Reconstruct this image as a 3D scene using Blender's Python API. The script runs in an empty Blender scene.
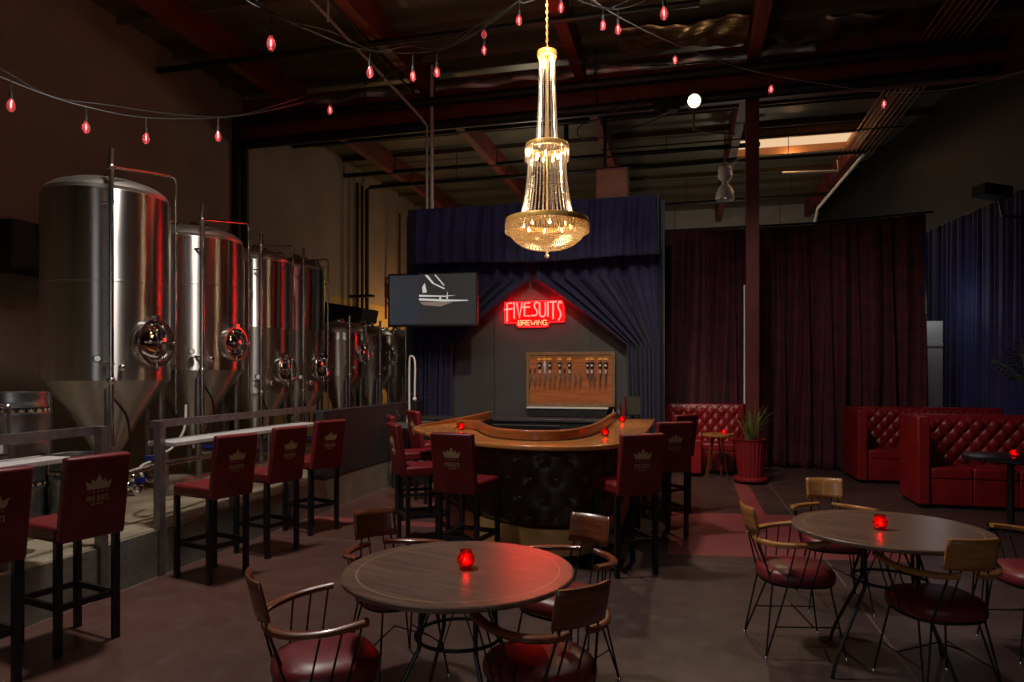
import bpy, bmesh, math, random
from mathutils import Vector, Matrix
random.seed(7)
S = bpy.context.scene
COL = S.collection
PI = math.pi
sin, cos, rad = math.sin, math.cos, math.radians
CAMH = 1.58; F = 690.0; YAW = rad(14.1)

def at(px, py, d):
    """world point seen at photo pixel px,py at depth d in front of the camera"""
    xc = (px-512)/F; zc = (372-py)/F
    return Vector((d*(-sin(YAW)+xc*cos(YAW)), d*(cos(YAW)+xc*sin(YAW)), CAMH+d*zc))

# ------------------------------------------------------------------ materials
ANROT = .25
def mat(name, col, rough=.5, metal=0., col2=None, nscale=8., stretch=(1,1,1), bump=0., bscale=40., spec=.5,
        aniso=0., coat=0., emis=None, estr=0., trans=0., sheen=0., detail=4., lo=.35, hi=.65):
    m = bpy.data.materials.new(name); m.use_nodes = True
    nt = m.node_tree; b = nt.nodes['Principled BSDF']
    b.inputs['Base Color'].default_value = (*col, 1)
    b.inputs['Roughness'].default_value = rough
    b.inputs['Metallic'].default_value = metal
    b.inputs['Specular IOR Level'].default_value = spec
    b.inputs['Anisotropic'].default_value = aniso
    b.inputs['Coat Weight'].default_value = coat
    b.inputs['Transmission Weight'].default_value = trans
    b.inputs['Sheen Weight'].default_value = sheen
    if emis: b.inputs['Emission Color'].default_value = (*emis, 1); b.inputs['Emission Strength'].default_value = estr
    tc = nt.nodes.new('ShaderNodeTexCoord'); mp = nt.nodes.new('ShaderNodeMapping')
    mp.inputs['Scale'].default_value = stretch
    nt.links.new(tc.outputs['Object'], mp.inputs[0])
    if col2:
        n = nt.nodes.new('ShaderNodeTexNoise'); n.inputs['Scale'].default_value = nscale; n.inputs['Detail'].default_value = detail
        r = nt.nodes.new('ShaderNodeValToRGB')
        r.color_ramp.elements[0].color = (*col, 1); r.color_ramp.elements[1].color = (*col2, 1)
        r.color_ramp.elements[0].position = lo; r.color_ramp.elements[1].position = hi
        nt.links.new(mp.outputs[0], n.inputs['Vector']); nt.links.new(n.outputs[0], r.inputs[0])
        nt.links.new(r.outputs[0], b.inputs['Base Color'])
    if bump:
        n2 = nt.nodes.new('ShaderNodeTexNoise'); n2.inputs['Scale'].default_value = bscale; n2.inputs['Detail'].default_value = 3
        bp = nt.nodes.new('ShaderNodeBump'); bp.inputs['Strength'].default_value = bump; bp.inputs['Distance'].default_value = .01
        nt.links.new(mp.outputs[0], n2.inputs['Vector']); nt.links.new(n2.outputs[0], bp.inputs['Height'])
        nt.links.new(bp.outputs[0], b.inputs['Normal'])
    if aniso:
        tg = nt.nodes.new('ShaderNodeTangent'); tg.direction_type = 'RADIAL'; tg.axis = 'Z'
        nt.links.new(tg.outputs[0], b.inputs['Tangent'])
        b.inputs['Anisotropic Rotation'].default_value = ANROT
    return m

def emat(name, col, s):
    m = bpy.data.materials.new(name); m.use_nodes = True; nt = m.node_tree
    nt.nodes.remove(nt.nodes['Principled BSDF']); e = nt.nodes.new('ShaderNodeEmission')
    e.inputs[0].default_value = (*col, 1); e.inputs[1].default_value = s
    nt.links.new(e.outputs[0], nt.nodes['Material Output'].inputs[0]); return m

steel = mat('brushed_steel', (.50,.47,.44), .34, 1., (.56,.53,.5), 60, (.3,.3,.05), aniso=1.)
steel_s = mat('polished_steel', (.6,.57,.53), .2, 1.)
steel_d = mat('dull_steel', (.42,.41,.40), .38, 1., (.3,.29,.28), 12)
dome_m = mat('dome_steel', (.6,.57,.52), .42, 1.)
chrome = mat('chrome', (.8,.78,.75), .1, 1.)
black_m = mat('black_metal', (.012,.012,.012), .4, .3)
black_w = mat('black_painted_wood', (.012,.011,.012), .35)
black_p = mat('black_matte', (.008,.008,.009), .6)
red_l = mat('red_leather', (.19,.010,.014), .42, 0, (.14,.008,.012), 6, bump=.15, bscale=220)
red_booth = mat('red_booth_leather', (.27,.010,.012), .36, 0, (.19,.007,.009), 5, bump=.12, bscale=180)
maroon = mat('maroon_vinyl', (.17,.018,.022), .38, 0, (.13,.012,.016), 5, bump=.1, bscale=200)
brown_l = mat('dark_brown_leather', (.055,.024,.020), .40, 0, (.035,.016,.013), 6, bump=.08, bscale=160)
walnut = mat('walnut', (.20,.055,.018), .3, 0, (.10,.026,.010), 7, (1,1,9), coat=.2)
oak = mat('honey_wood', (.42,.19,.05), .32, 0, (.30,.12,.03), 7, (1,1,9), coat=.2)
barwood = mat('bar_top_wood', (.60,.25,.07), .25, 0, (.44,.16,.04), 5, (2,2,12), coat=.4)
barlip = mat('bar_rim_wood', (.40,.13,.035), .28, 0, (.28,.08,.02), 6, (1,1,10), coat=.3)
tapwood = mat('tap_board_wood', (.50,.165,.05), .4, 0, (.36,.10,.03), 5, (.7,6,8))
framewood = mat('weathered_frame_wood', (.30,.17,.08), .55, 0, (.18,.10,.05), 9, (1,1,4))
brass = mat('brass_sheet', (.85,.52,.20), .42, .7, (.7,.42,.15), 4)
gold = mat('gold_metal', (.80,.48,.13), .35, .35, (.6,.33,.08), 30, bump=.3, bscale=90)
emblem_m = mat('emblem_tan', (.46,.33,.17), .6)
concrete = mat('concrete', (.25,.23,.19), .6, 0, (.16,.145,.12), 3, bump=.2, bscale=30)
conc_top = mat('concrete_slab', (.36,.31,.22), .35, 0, (.20,.15,.095), 1.6, (1,.6,1), bump=.1, bscale=20, lo=.42, hi=.6)
rail_m = mat('galvanised_rail', (.30,.26,.27), .4, .6, (.22,.18,.19), 12)
white_l = mat('pale_ledge', (.72,.71,.70), .3, 0, (.6,.6,.58), 10)
white_p = mat('white_enamel', (.75,.76,.74), .35)
navy_panel = mat('charcoal_panel', (.035,.035,.042), .6, 0, (.028,.028,.034), 6)
bluev = mat('blue_velvet', (.013,.013,.062), .8, 0, (.008,.008,.040), 5, sheen=.08)
bluev2 = mat('royal_blue_velvet', (.020,.025,.145), .75, 0, (.012,.015,.085), 5, sheen=.08)
burg = mat('burgundy_velvet', (.095,.008,.022), .75, 0, (.045,.004,.012), 5, sheen=.08)
stagewall = mat('stage_charcoal', (.062,.062,.068), .65, 0, (.05,.05,.055), 3)
duct = mat('reddish_conduit', (.30,.17,.12), .4, .5)
pipe_b = mat('black_pipe', (.012,.011,.010), .5, .3)
glulam = mat('red_brown_beam_with_red_light', (.17,.022,.014), .6, 0, (.10,.016,.010), 4, (1,.3,1))  # red-brown beams, colour reddened to stand in for red light on them
colmat = mat('oxide_red_steel', (.13,.022,.018), .5, .2, (.10,.017,.014), 5)
potmat = mat('red_pot_glaze', (.22,.015,.02), .3)
leafmat = mat('green_leaf', (.09,.15,.035), .5, 0, (.22,.24,.06), 8)
palmmat = mat('dark_palm_leaf', (.12,.18,.09), .5, 0, (.07,.11,.055), 8)
soil = mat('soil', (.03,.02,.012), .9)
cable_b = mat('black_cable', (.01,.01,.01), .5)
cable_w = mat('grey_wire', (.30,.28,.27), .4)
boxwood = mat('orange_plywood', (.26,.075,.018), .6, 0, (.20,.055,.012), 4)
blueclamp = mat('blue_plastic', (.02,.03,.25), .4)
hose_m = mat('clear_hose', (.5,.5,.42), .3)

# crystals: translucent and glossy beads
def crystal(name, col, glossmix=.45):
    m = bpy.data.materials.new(name); m.use_nodes = True; nt = m.node_tree
    nt.nodes.remove(nt.nodes['Principled BSDF'])
    t = nt.nodes.new('ShaderNodeBsdfTranslucent'); t.inputs[0].default_value = (*col,1)
    g = nt.nodes.new('ShaderNodeBsdfGlossy'); g.inputs[0].default_value = (*[min(1,c*1.1) for c in col],1); g.inputs[1].default_value = .15
    x = nt.nodes.new('ShaderNodeMixShader'); x.inputs[0].default_value = glossmix
    nt.links.new(t.outputs[0], x.inputs[1]); nt.links.new(g.outputs[0], x.inputs[2])
    nt.links.new(x.outputs[0], nt.nodes['Material Output'].inputs[0]); return m
crys = crystal('crystal_beads', (.95,.90,.84)); crysg = crystal('amber_crystal_beads', (1.,.86,.66), .4)

def glassmat(name, col, e):
    m = bpy.data.materials.new(name); m.use_nodes = True; nt = m.node_tree; nt.nodes.remove(nt.nodes['Principled BSDF'])
    t = nt.nodes.new('ShaderNodeBsdfTransparent'); t.inputs[0].default_value = (*col,1)
    tl = nt.nodes.new('ShaderNodeBsdfTranslucent'); tl.inputs[0].default_value = (*col,1)
    g = nt.nodes.new('ShaderNodeBsdfGlossy'); g.inputs[0].default_value = (1,1,1,1); g.inputs[1].default_value = .08
    x = nt.nodes.new('ShaderNodeMixShader'); x.inputs[0].default_value = e; y = nt.nodes.new('ShaderNodeMixShader')
    lw = nt.nodes.new('ShaderNodeLayerWeight'); lw.inputs[0].default_value = .35
    nt.links.new(lw.outputs['Fresnel'], y.inputs[0])
    nt.links.new(t.outputs[0], x.inputs[1]); nt.links.new(tl.outputs[0], x.inputs[2])
    nt.links.new(x.outputs[0], y.inputs[1]); nt.links.new(g.outputs[0], y.inputs[2])
    nt.links.new(y.outputs[0], nt.nodes['Material Output'].inputs[0]); return m
red_glass = glassmat('red_candle_glass', (.80,.02,.015), .22)
bulb_glass = glassmat('red_bulb_glass', (.92,.20,.22), .3)
flame = emat('flame', (1.,.45,.12), 40.)
filament = emat('filament', (1.,.55,.5), 14.)
neon_red = emat('neon_red', (1.,.008,.0065), 55.)
neon_line = emat('neon_red_outline', (1.,.01,.012), 10.)
neon_warm = emat('neon_warm', (1.,.28,.12), 3.)
bulbw = emat('warm_bulb', (1.,.62,.28), 22.)
spot_e = emat('spot_lens', (1.,.72,.38), 40.)
plate_red = mat('red_acrylic', (.22,.004,.006), .3)
sky_e = emat('skylight_panel', (1.,.66,.38), .85)
wellwood = mat('skylight_well_wood', (.5,.22,.08), .6)
gauge_w = mat('gauge_face', (.75,.8,.8), .3)

# table top with a thin pale inlay ring
def table_mat():
    m = mat('brown_laminate', (.17,.096,.066), .29, 0, (.100,.055,.038), 9, (4,.3,1), detail=9, spec=.8)
    nt = m.node_tree; b = nt.nodes['Principled BSDF']
    src = b.inputs['Base Color'].links[0].from_socket
    tc = nt.nodes.new('ShaderNodeTexCoord'); sx = nt.nodes.new('ShaderNodeSeparateXYZ')
    cb = nt.nodes.new('ShaderNodeCombineXYZ'); ln = nt.nodes.new('ShaderNodeVectorMath'); ln.operation = 'LENGTH'
    nt.links.new(tc.outputs['Object'], sx.inputs[0]); nt.links.new(sx.outputs[0], cb.inputs[0]); nt.links.new(sx.outputs[1], cb.inputs[1])
    nt.links.new(cb.outputs[0], ln.inputs[0])
    c = nt.nodes.new('ShaderNodeMath'); c.operation = 'COMPARE'; c.inputs[1].default_value = .425; c.inputs[2].default_value = .0022
    nt.links.new(ln.outputs['Value'], c.inputs[0])
    mx = nt.nodes.new('ShaderNodeMix'); mx.data_type = 'RGBA'; mx.inputs[7].default_value = (.38,.24,.11,1)
    nt.links.new(c.outputs[0], mx.inputs[0]); nt.links.new(src, mx.inputs[6]); nt.links.new(mx.outputs[2], b.inputs['Base Color'])
    return m
tabletop = table_mat()

def floor_mat():
    m = mat('stained_concrete_floor', (.047,.030,.029), .30, 0, (.082,.049,.045), 1.3, detail=9, lo=.3, hi=.7, spec=.45)
    nt = m.node_tree; b = nt.nodes['Principled BSDF']; L = nt.links.new
    src = b.inputs['Base Color'].links[0].from_socket
    tc = nt.nodes.new('ShaderNodeTexCoord'); sx = nt.nodes.new('ShaderNodeSeparateXYZ'); L(tc.outputs['Object'], sx.inputs[0])
    X, Y = sx.outputs[0], sx.outputs[1]
    def M(op, a, b_=None, c=None):
        n = nt.nodes.new('ShaderNodeMath'); n.operation = op
        for i, v in enumerate((a, b_, c)):
            if v is None: continue
            if isinstance(v, (int, float)): n.inputs[i].default_value = v
            else: L(v, n.inputs[i])
        return n.outputs[0]
    def mix(fac, a, col):
        n = nt.nodes.new('ShaderNodeMix'); n.data_type = 'RGBA'; L(fac, n.inputs[0]); L(a, n.inputs[6]); n.inputs[7].default_value = (*col,1)
        return n.outputs[2]
    # redder stain on the left of the room, greyer wear in large blotches
    n = nt.nodes.new('ShaderNodeTexNoise'); n.inputs['Scale'].default_value = .35; n.inputs['Detail'].default_value = 5
    L(tc.outputs['Object'], n.inputs['Vector'])
    left = M('MULTIPLY', M('SMOOTH_MIN', M('MAXIMUM', M('MULTIPLY', M('SUBTRACT', -.9, X), .45), 0.), 1., .2), .75)
    c1 = mix(left, src, (.115,.048,.036))
    nb = nt.nodes.new('ShaderNodeTexNoise'); nb.inputs['Scale'].default_value = 7; nb.inputs['Detail'].default_value = 10; nb.inputs['Roughness'].default_value = .7
    L(tc.outputs['Object'], nb.inputs['Vector'])
    c1 = mix(M('MULTIPLY', M('MAXIMUM', M('SUBTRACT', nb.outputs[0], .5), 0.), 2.6), c1, (.14,.095,.088))
    c1 = mix(M('MULTIPLY', M('MAXIMUM', M('SUBTRACT', n.outputs[0], .5), 0.), 2.2), c1, (.04,.028,.028))
    # red band, strip and patch mixed into the floor colour beside the bar
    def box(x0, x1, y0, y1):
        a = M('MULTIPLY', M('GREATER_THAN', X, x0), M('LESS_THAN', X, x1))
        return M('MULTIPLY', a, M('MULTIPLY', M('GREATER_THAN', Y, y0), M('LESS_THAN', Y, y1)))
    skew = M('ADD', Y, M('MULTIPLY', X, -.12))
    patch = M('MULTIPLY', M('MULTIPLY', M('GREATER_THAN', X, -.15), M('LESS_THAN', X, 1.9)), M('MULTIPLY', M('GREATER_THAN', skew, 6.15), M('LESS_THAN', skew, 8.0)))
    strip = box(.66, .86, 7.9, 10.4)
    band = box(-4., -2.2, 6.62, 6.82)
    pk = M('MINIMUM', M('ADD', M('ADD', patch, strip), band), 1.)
    mottle = M('MULTIPLY', pk, M('ADD', .55, M('MULTIPLY', n.outputs[0], .5)))
    c2 = mix(mottle, c1, (.30,.070,.072))
    # pale control joints
    def line(v, p, w): return M('COMPARE', v, p, w)
    j = M('ADD', M('ADD', line(Y, 5.9, .006), line(X, 1.15, .006)), M('ADD', line(Y, 2.0, .006), line(X, -3.96, .02)))
    j = M('MINIMUM', M('MULTIPLY', j, M('GREATER_THAN', n.outputs[0], .40)), .55)
    c3 = mix(j, c2, (.24,.19,.15))
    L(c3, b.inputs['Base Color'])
    n3 = nt.nodes.new('ShaderNodeTexNoise'); n3.inputs['Scale'].default_value = 3; n3.inputs['Detail'].default_value = 8
    L(tc.outputs['Object'], n3.inputs['Vector'])
    L(M('ADD', .20, M('MULTIPLY', n3.outputs[0], .34)), b.inputs['Roughness'])
    return m
floorm = floor_mat()

def wall_left_mat():
    m = mat('warm_plaster', (.29,.20,.145), .75, 0, (.23,.16,.115), 1.2, bump=.1, bscale=14)
    nt = m.node_tree; b = nt.nodes['Principled BSDF']; L = nt.links.new
    src = b.inputs['Base Color'].links[0].from_socket
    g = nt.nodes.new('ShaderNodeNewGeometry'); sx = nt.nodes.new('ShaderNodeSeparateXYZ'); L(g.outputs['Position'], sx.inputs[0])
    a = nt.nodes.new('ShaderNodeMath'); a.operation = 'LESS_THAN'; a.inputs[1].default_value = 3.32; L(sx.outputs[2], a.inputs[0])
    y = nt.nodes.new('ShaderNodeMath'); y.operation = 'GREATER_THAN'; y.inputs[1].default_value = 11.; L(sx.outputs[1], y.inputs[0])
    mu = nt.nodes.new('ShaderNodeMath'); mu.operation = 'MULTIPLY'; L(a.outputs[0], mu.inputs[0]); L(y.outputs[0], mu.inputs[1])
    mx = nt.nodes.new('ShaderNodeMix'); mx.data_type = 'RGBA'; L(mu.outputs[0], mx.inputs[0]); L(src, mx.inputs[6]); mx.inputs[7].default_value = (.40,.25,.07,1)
    L(mx.outputs[2], b.inputs['Base Color']); return m
wallm = wall_left_mat()
pale_duct = mat('pale_conduit', (.55,.46,.40), .4, .2)
backm = mat('pale_back_wall', (.36,.34,.31), .8, 0, (.3,.28,.26), 2)
rightm = mat('black_painted_wall', (.006,.0058,.0085), .6, 0, (.004,.004,.006), 2)
foil = mat('foil_insulation', (.16,.145,.10), .42, .45, (.10,.092,.07), 1.5, (.5,1.5,1), bump=.9, bscale=3.5)
silver = mat('bright_foil', (.6,.55,.5), .3, .9, (.3,.27,.24), 3, (1,6,6), bump=1., bscale=9)

# ------------------------------------------------------------------ mesh builder
class B:
    def __init__(s): s.bm = bmesh.new()
    def _xf(s, vs, M):
        for v in vs: v.co = M @ v.co
        return vs
    def box(s, c, d, rz=0, rx=0, ry=0, M=None):
        x, y, z = [k/2 for k in d]
        vs = [s.bm.verts.new((sx*x, sy*y, sz*z)) for sx in (-1,1) for sy in (-1,1) for sz in (-1,1)]
        for f in ((0,1,3,2),(4,6,7,5),(0,4,5,1),(2,3,7,6),(0,2,6,4),(1,5,7,3)): s.bm.faces.new([vs[i] for i in f])
        T = Matrix.Translation(c) @ Matrix.Rotation(rz,4,'Z') @ Matrix.Rotation(ry,4,'Y') @ Matrix.Rotation(rx,4,'X')
        s._xf(vs, T); return s
    def bx(s, x0, x1, y0, y1, z0, z1): return s.box(((x0+x1)/2,(y0+y1)/2,(z0+z1)/2), (abs(x1-x0),abs(y1-y0),abs(z1-z0)))
    def tube(s, pts, r, n=8, closed=False, cap=True):
        pts = [Vector(p) for p in pts]; m = len(pts); rings = []; prev = None
        rr = r if isinstance(r, (list, tuple)) else [r]*m
        for i in range(m):
            a = pts[i-1] if (i > 0 or closed) else pts[i]; b = pts[(i+1) % m] if (i < m-1 or closed) else pts[i]
            t = (b-a).normalized() if (b-a).length > 1e-9 else Vector((0,0,1))
            if prev is None:
                u = t.orthogonal().normalized()
            else:
                u = prev - t*prev.dot(t)
                u = u.normalized() if u.length > 1e-6 else t.orthogonal().normalized()
            prev = u; w = t.cross(u)
            rings.append([s.bm.verts.new(pts[i] + (u*cos(2*PI*k/n)+w*sin(2*PI*k/n))*rr[i]) for k in range(n)])
        for i in range(m if closed else m-1):
            A, C = rings[i], rings[(i+1) % m]
            for k in range(n): s.bm.faces.new((A[k], A[(k+1)%n], C[(k+1)%n], C[k]))
        if cap and not closed:
            s.bm.faces.new(rings[0][::-1]); s.bm.faces.new(rings[-1])
        return s
    def cyl(s, p0, p1, r, n=16): return s.tube([p0, p1], r, n)
    def lathe(s, prof, n=32, c=(0,0,0), M=None):
        rings = []; allv = []
        for r, z in prof:
            if r < 1e-5: ring = [s.bm.verts.new((0,0,z))]
            else: ring = [s.bm.verts.new((r*cos(2*PI*k/n), r*sin(2*PI*k/n), z)) for k in range(n)]
            rings.append(ring); allv += ring
        for A, C in zip(rings, rings[1:]):
            for k in range(n):
                q = [A[k % len(A)], A[(k+1) % len(A)], C[(k+1) % len(C)], C[k % len(C)]]
                q2 = []
                for v in q:
                    if v not in q2: q2.append(v)
                if len(q2) > 2: s.bm.faces.new(q2)
        T = Matrix.Translation(c) @ (M if M else Matrix.Identity(4))
        s._xf(allv, T); return s
    def prism(s, pts, z0, z1, M=None):
        a = [s.bm.verts.new((x,y,z0)) for x, y in pts]; b = [s.bm.verts.new((x,y,z1)) for x, y in pts]
        s.bm.faces.new(a[::-1]); s.bm.faces.new(b); n = len(pts)
        for i in range(n): s.bm.faces.new((a[i], a[(i+1)%n], b[(i+1)%n], b[i]))
        if M: s._xf(a+b, M)
        return s
    def grid(s, f, nu, nv, cu=False):
        V = [[s.bm.verts.new(f(i/nu, j/nv)) for j in range(nv+1)] for i in range(nu if cu else nu+1)]
        for i in range(nu):
            for j in range(nv):
                A = V[i]; C = V[(i+1) % len(V)]
                s.bm.faces.new((A[j], C[j], C[j+1], A[j+1]))
        return s
    def strip(s, A, C, z0, z1):
        """closed solid between two plan curves"""
        n = len(A)
        zz = lambda z, i: z[i] if isinstance(z, list) else z
        q = [[s.bm.verts.new((p[0],p[1],zz(z,i))) for i,p in enumerate(P)] for P in (A, C) for z in (z0, z1)]
        a0, a1, c0, c1 = q
        for i in range(n-1):
            s.bm.faces.new((a0[i],a0[i+1],a1[i+1],a1[i])); s.bm.faces.new((c0[i+1],c0[i],c1[i],c1[i+1]))
            s.bm.faces.new((a1[i],a1[i+1],c1[i+1],c1[i])); s.bm.faces.new((a0[i+1],a0[i],c0[i],c0[i+1]))
        for i in (0, n-1): s.bm.faces.new((a0[i],a1[i],c1[i],c0[i]))
        return s
    def ball(s, c, r, seg=12, ring=8, sc=(1,1,1)):
        s.lathe([(r*sin(PI*k/ring), -r*cos(PI*k/ring)) for k in range(ring+1)], seg, c, Matrix.Diagonal((*sc,1))); return s
    def octa(s, c, r):
        c = Vector(c); v = [s.bm.verts.new(c+Vector(o)*r) for o in ((1,0,0),(0,1,0),(-1,0,0),(0,-1,0),(0,0,1.25),(0,0,-1.25))]
        for i in range(4):
            s.bm.faces.new((v[i], v[(i+1)%4], v[4])); s.bm.faces.new((v[(i+1)%4], v[i], v[5]))
        return s
    def mesh(s, name, m, ang=38):
        bm = s.bm; bm.normal_update(); bmesh.ops.recalc_face_normals(bm, faces=bm.faces[:])
        lim = rad(ang)
        for e in bm.edges:
            if len(e.link_faces) == 2 and e.calc_face_angle(0) > lim: e.smooth = False
        for f in bm.faces: f.smooth = True
        me = bpy.data.meshes.new(name); bm.to_mesh(me); bm.free(); me.materials.append(m); return me
    def done(s, name, m, parent=None, bevel=0, solid=0, label=None, sub=0, ang=38):
        o = bpy.data.objects.new(name, s.mesh(name, m, ang)); COL.objects.link(o)
        if parent is not None: o.parent = parent
        if solid:
            k = o.modifiers.new('solid', 'SOLIDIFY'); k.thickness = solid; k.offset = 0
        if bevel:
            k = o.modifiers.new('bevel', 'BEVEL'); k.width = bevel; k.segments = 3; k.limit_method = 'ANGLE'; k.angle_limit = rad(40)
        if sub:
            k = o.modifiers.new('sub', 'SUBSURF'); k.levels = sub; k.render_levels = sub
        if label: o['label'] = label
        return o

def thing(name, label, cat, loc=(0,0,0), rz=0, group=None):
    o = bpy.data.objects.new(name, None); COL.objects.link(o); o.empty_display_size = .1
    o.location = loc; o.rotation_euler = (0,0,rz); o['label'] = label; o['category'] = cat
    if group: o['group'] = group
    return o
def tag(o, label, cat, group=None):
    o['label'] = label; o['category'] = cat
    if group: o['group'] = group
    return o
def struct(o): o['kind'] = 'structure'; return o
def dup(o, label, loc, rz=0, parent=None, group=None):
    c = o.copy(); COL.objects.link(c); c.parent = parent
    if parent is None:
        c.location = loc; c.rotation_euler = (0,0,rz); c['label'] = label
        if group: c['group'] = group
    for ch in list(o.children): dup(ch, None, None, 0, c)
    return c
def catmull(P, k=6):
    P = [Vector(p) for p in P]; out = []
    for i in range(len(P)-1):
        a = P[max(i-1,0)]; b = P[i]; c = P[i+1]; d = P[min(i+2,len(P)-1)]
        for j in range(k):
            t = j/k
            out.append(.5*((2*b)+(c-a)*t+(2*a-5*b+4*c-d)*t*t+(3*b-a-3*c+d)*t**3))
    out.append(P[-1]); return out
def text_mesh(bld, txt, size, M, ext=.0006, xscale=1.0, offset=0.):
    cu = bpy.data.curves.new('t', 'FONT'); cu.body = txt; cu.size = size; cu.align_x = 'CENTER'; cu.extrude = ext; cu.resolution_u = 2; cu.offset = offset
    ob = bpy.data.objects.new('t', cu); COL.objects.link(ob)
    bpy.context.view_layer.update()
    me = bpy.data.meshes.new_from_object(ob.evaluated_get(bpy.context.evaluated_depsgraph_get()))
    me.transform(M @ Matrix.Diagonal((xscale,1,1,1)))
    bld.bm.from_mesh(me); bpy.data.objects.remove(ob); bpy.data.curves.remove(cu); bpy.data.meshes.remove(me)

# ------------------------------------------------------------------ camera
cam = bpy.data.cameras.new('camera'); co = bpy.data.objects.new('camera', cam); COL.objects.link(co)
co.location = (0,0,CAMH); co.rotation_euler = (PI/2, 0, YAW)
cam.sensor_width = 36; cam.lens = F/1024*36; cam.shift_y = 31/1024; cam.clip_start = .05
S.camera = co

# ------------------------------------------------------------------ room shell
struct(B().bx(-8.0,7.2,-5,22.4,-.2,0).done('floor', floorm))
struct(B().bx(-8.0,7.2,-5,22.4,6.6,6.8).done('ceiling', foil))
struct(B().bx(-8.0,-7.8,-5,22.4,0,6.6).done('wall_left', wallm))
struct(B().bx(-8.0,7.2,22.1,22.4,0,6.6).done('wall_back', backm))
struct(B().bx(-8.0,7.2,-5.2,-5,0,6.6).done('wall_front', rightm))
struct(B().prism([(3.72,22.1),(6.55,-5),(6.8,-5),(3.97,22.1)],0,6.6).done('wall_right', rightm))
struct(B().bx(-7.8,-3.98,-4.5,13.2,0,.37).done('platform', conc_top, bevel=.015))
struct(B().bx(-3.98,-3.955,-4.5,10.2,0,.355).done('platform_curb', concrete))
struct(B().bx(-4.08,-3.95,7.0,9.62,.37,1.14).done('wall_divider', navy_panel, bevel=.006))
# roof structure
n = 0
struct(B().bx(-7.8,5.3,10.95,11.17,5.72,6.5).done('trim_1', glulam))
for i, x in enumerate((-6.6,-4.15,-1.6,.98,3.5)):
    struct(B().bx(x-.08,x+.08,-4.9,22.0,6.18,6.6).done('trim_%d' % (i+2), glulam))
b = B()
for k in range(24):
    y = -4+k*1.1
    if abs(y-11.06) > .3 and k != 18: b.bx(-7.8,5.0,y,y+.04,6.5,6.6)
struct(b.done('trim_7', mat('joist_wood', (.09,.06,.035), .7)))
b = B(); b.grid(lambda u,v: Vector((-7.0+ u*8.9, 10.9+.03*sin(u*60), 6.28+v*.16+.02*sin(u*41))), 120, 2)
struct(b.done('trim_8', silver, solid=.01))
b = B(); b.grid(lambda u,v: Vector((-.95+ u*1.82, 9.9+v*.8, 6.44+.03*sin(u*9+v*3)+.014*sin(u*31+v*9)-.05*sin(PI*v))), 50, 12)
struct(b.done('trim_9', mat('sagging_foil', (.55,.40,.26), .28, .8, (.2,.14,.09), 5, (1,2.5,1), bump=1.6, bscale=7), solid=.01))
b = B(); b.grid(lambda u,v: Vector((1.1+ u*2.6, 10.3+v*.7, 6.50+.05*sin(u*9+v*3)+.03*sin(u*31)-.09*sin(PI*v))), 50, 12)
struct(b.done('trim_10', mat('sagging_dark_foil', (.30,.22,.16), .3, .8, (.12,.09,.06), 5, bump=1., bscale=8), solid=.01))
# skylight
struct(B().bx(1.12,3.38,15.2,16.25,6.57,6.595).done('window_1', sky_e))
b = B()
for (x0,x1,y0,y1) in ((1.06,1.12,15.15,16.3),(3.38,3.44,15.15,16.3),(1.06,3.44,15.15,15.2),(1.06,3.44,16.25,16.3)): b.bx(x0,x1,y0,y1,6.42,6.6)
struct(b.done('trim_11', wellwood))

# column and stage-side poles
t = thing('steel_column', 'oxide red steel column rising from behind the potted plant to the beam', 'column', (.985,11.06,0))
B().bx(-.095,.095,-.07,-.055,0,5.72).bx(-.095,.095,.055,.07,0,5.72).bx(-.012,.012,-.055,.055,0,5.72).done('column_profile', colmat, t)
B().bx(-.095,.095,-.056,.056,.0,5.72).done('column_web', colmat, t)
B().tube([(-.115,-.05,1.1),(-.115,-.05,2.9)],.012,8).done('cable_channel', white_p, t, label='thin white vertical cable channel')
B().bx(-.16,.16,-.14,.14,0,.015).done('base_plate', colmat, t)

def pipe(name, pts, r, m, label, cat='pipe', group=None):
    if name == 'sprinkler_pipe':
        t = thing(name, label, cat, (0,0,0), 0, group); B().tube(pts, r, 10).done('pipe_run', m, t)
        a, b_ = Vector(pts[-2]), Vector(pts[-1]); k = max(2, int((b_-a).length/3.2))
        for i in range(k):
            p = a.lerp(b_, (i+.6)/k)
            B().tube([p, (p.x,p.y,6.6)], .007, 6).lathe([(r+.006,-.012),(r+.006,.012),(r,.012),(r,-.012),(r+.006,-.012)],14,p,Matrix.Rotation(PI/2,4,'Y')).done('hanger', m, t)
        return t
    o = B().tube(pts, r, 10).done(name, m); return tag(o, label, cat, group)
def H(px0, px1, y, z, Y, dz=0):  # horizontal run parallel to the back wall
    def X(px):
        xc = (px-512)/F; k = (-sin(YAW)+xc*cos(YAW))/(cos(YAW)+xc*sin(YAW)); return k*Y
    return [(max(X(px0),-7.78),Y,z),(X(px1),Y,z+dz)]
pipe('sprinkler_pipe', [(-7.75,10.72,.37),(-7.75,10.72,5.9),(-7.7,10.6,5.98),(4.2,10.6,6.02)], .075, pipe_b, 'left of the twin thick black pipes rising at the left wall to the beam')
pipe('sprinkler_pipe', [(-7.75,10.98,.37),(-7.75,10.93,5.6),(-7.7,10.85,5.66),(4.2,10.85,5.75)], .085, pipe_b, 'right of the twin thick black pipes rising at the left wall to the beam')
pipe('sprinkler_pipe', H(158,700,0,6.1,8.75), .045, pipe_b, 'black pipe crossing the near ceiling above the first tank')
pipe('sprinkler_pipe', H(282,1100,0,6.2,12.6,.05), .05, pipe_b, 'black ceiling pipe crossing just beyond the main beam')
pipe('sprinkler_pipe', H(341,760,0,6.2,14.8), .05, pipe_b, 'black ceiling pipe crossing the middle of the far bay')
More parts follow.
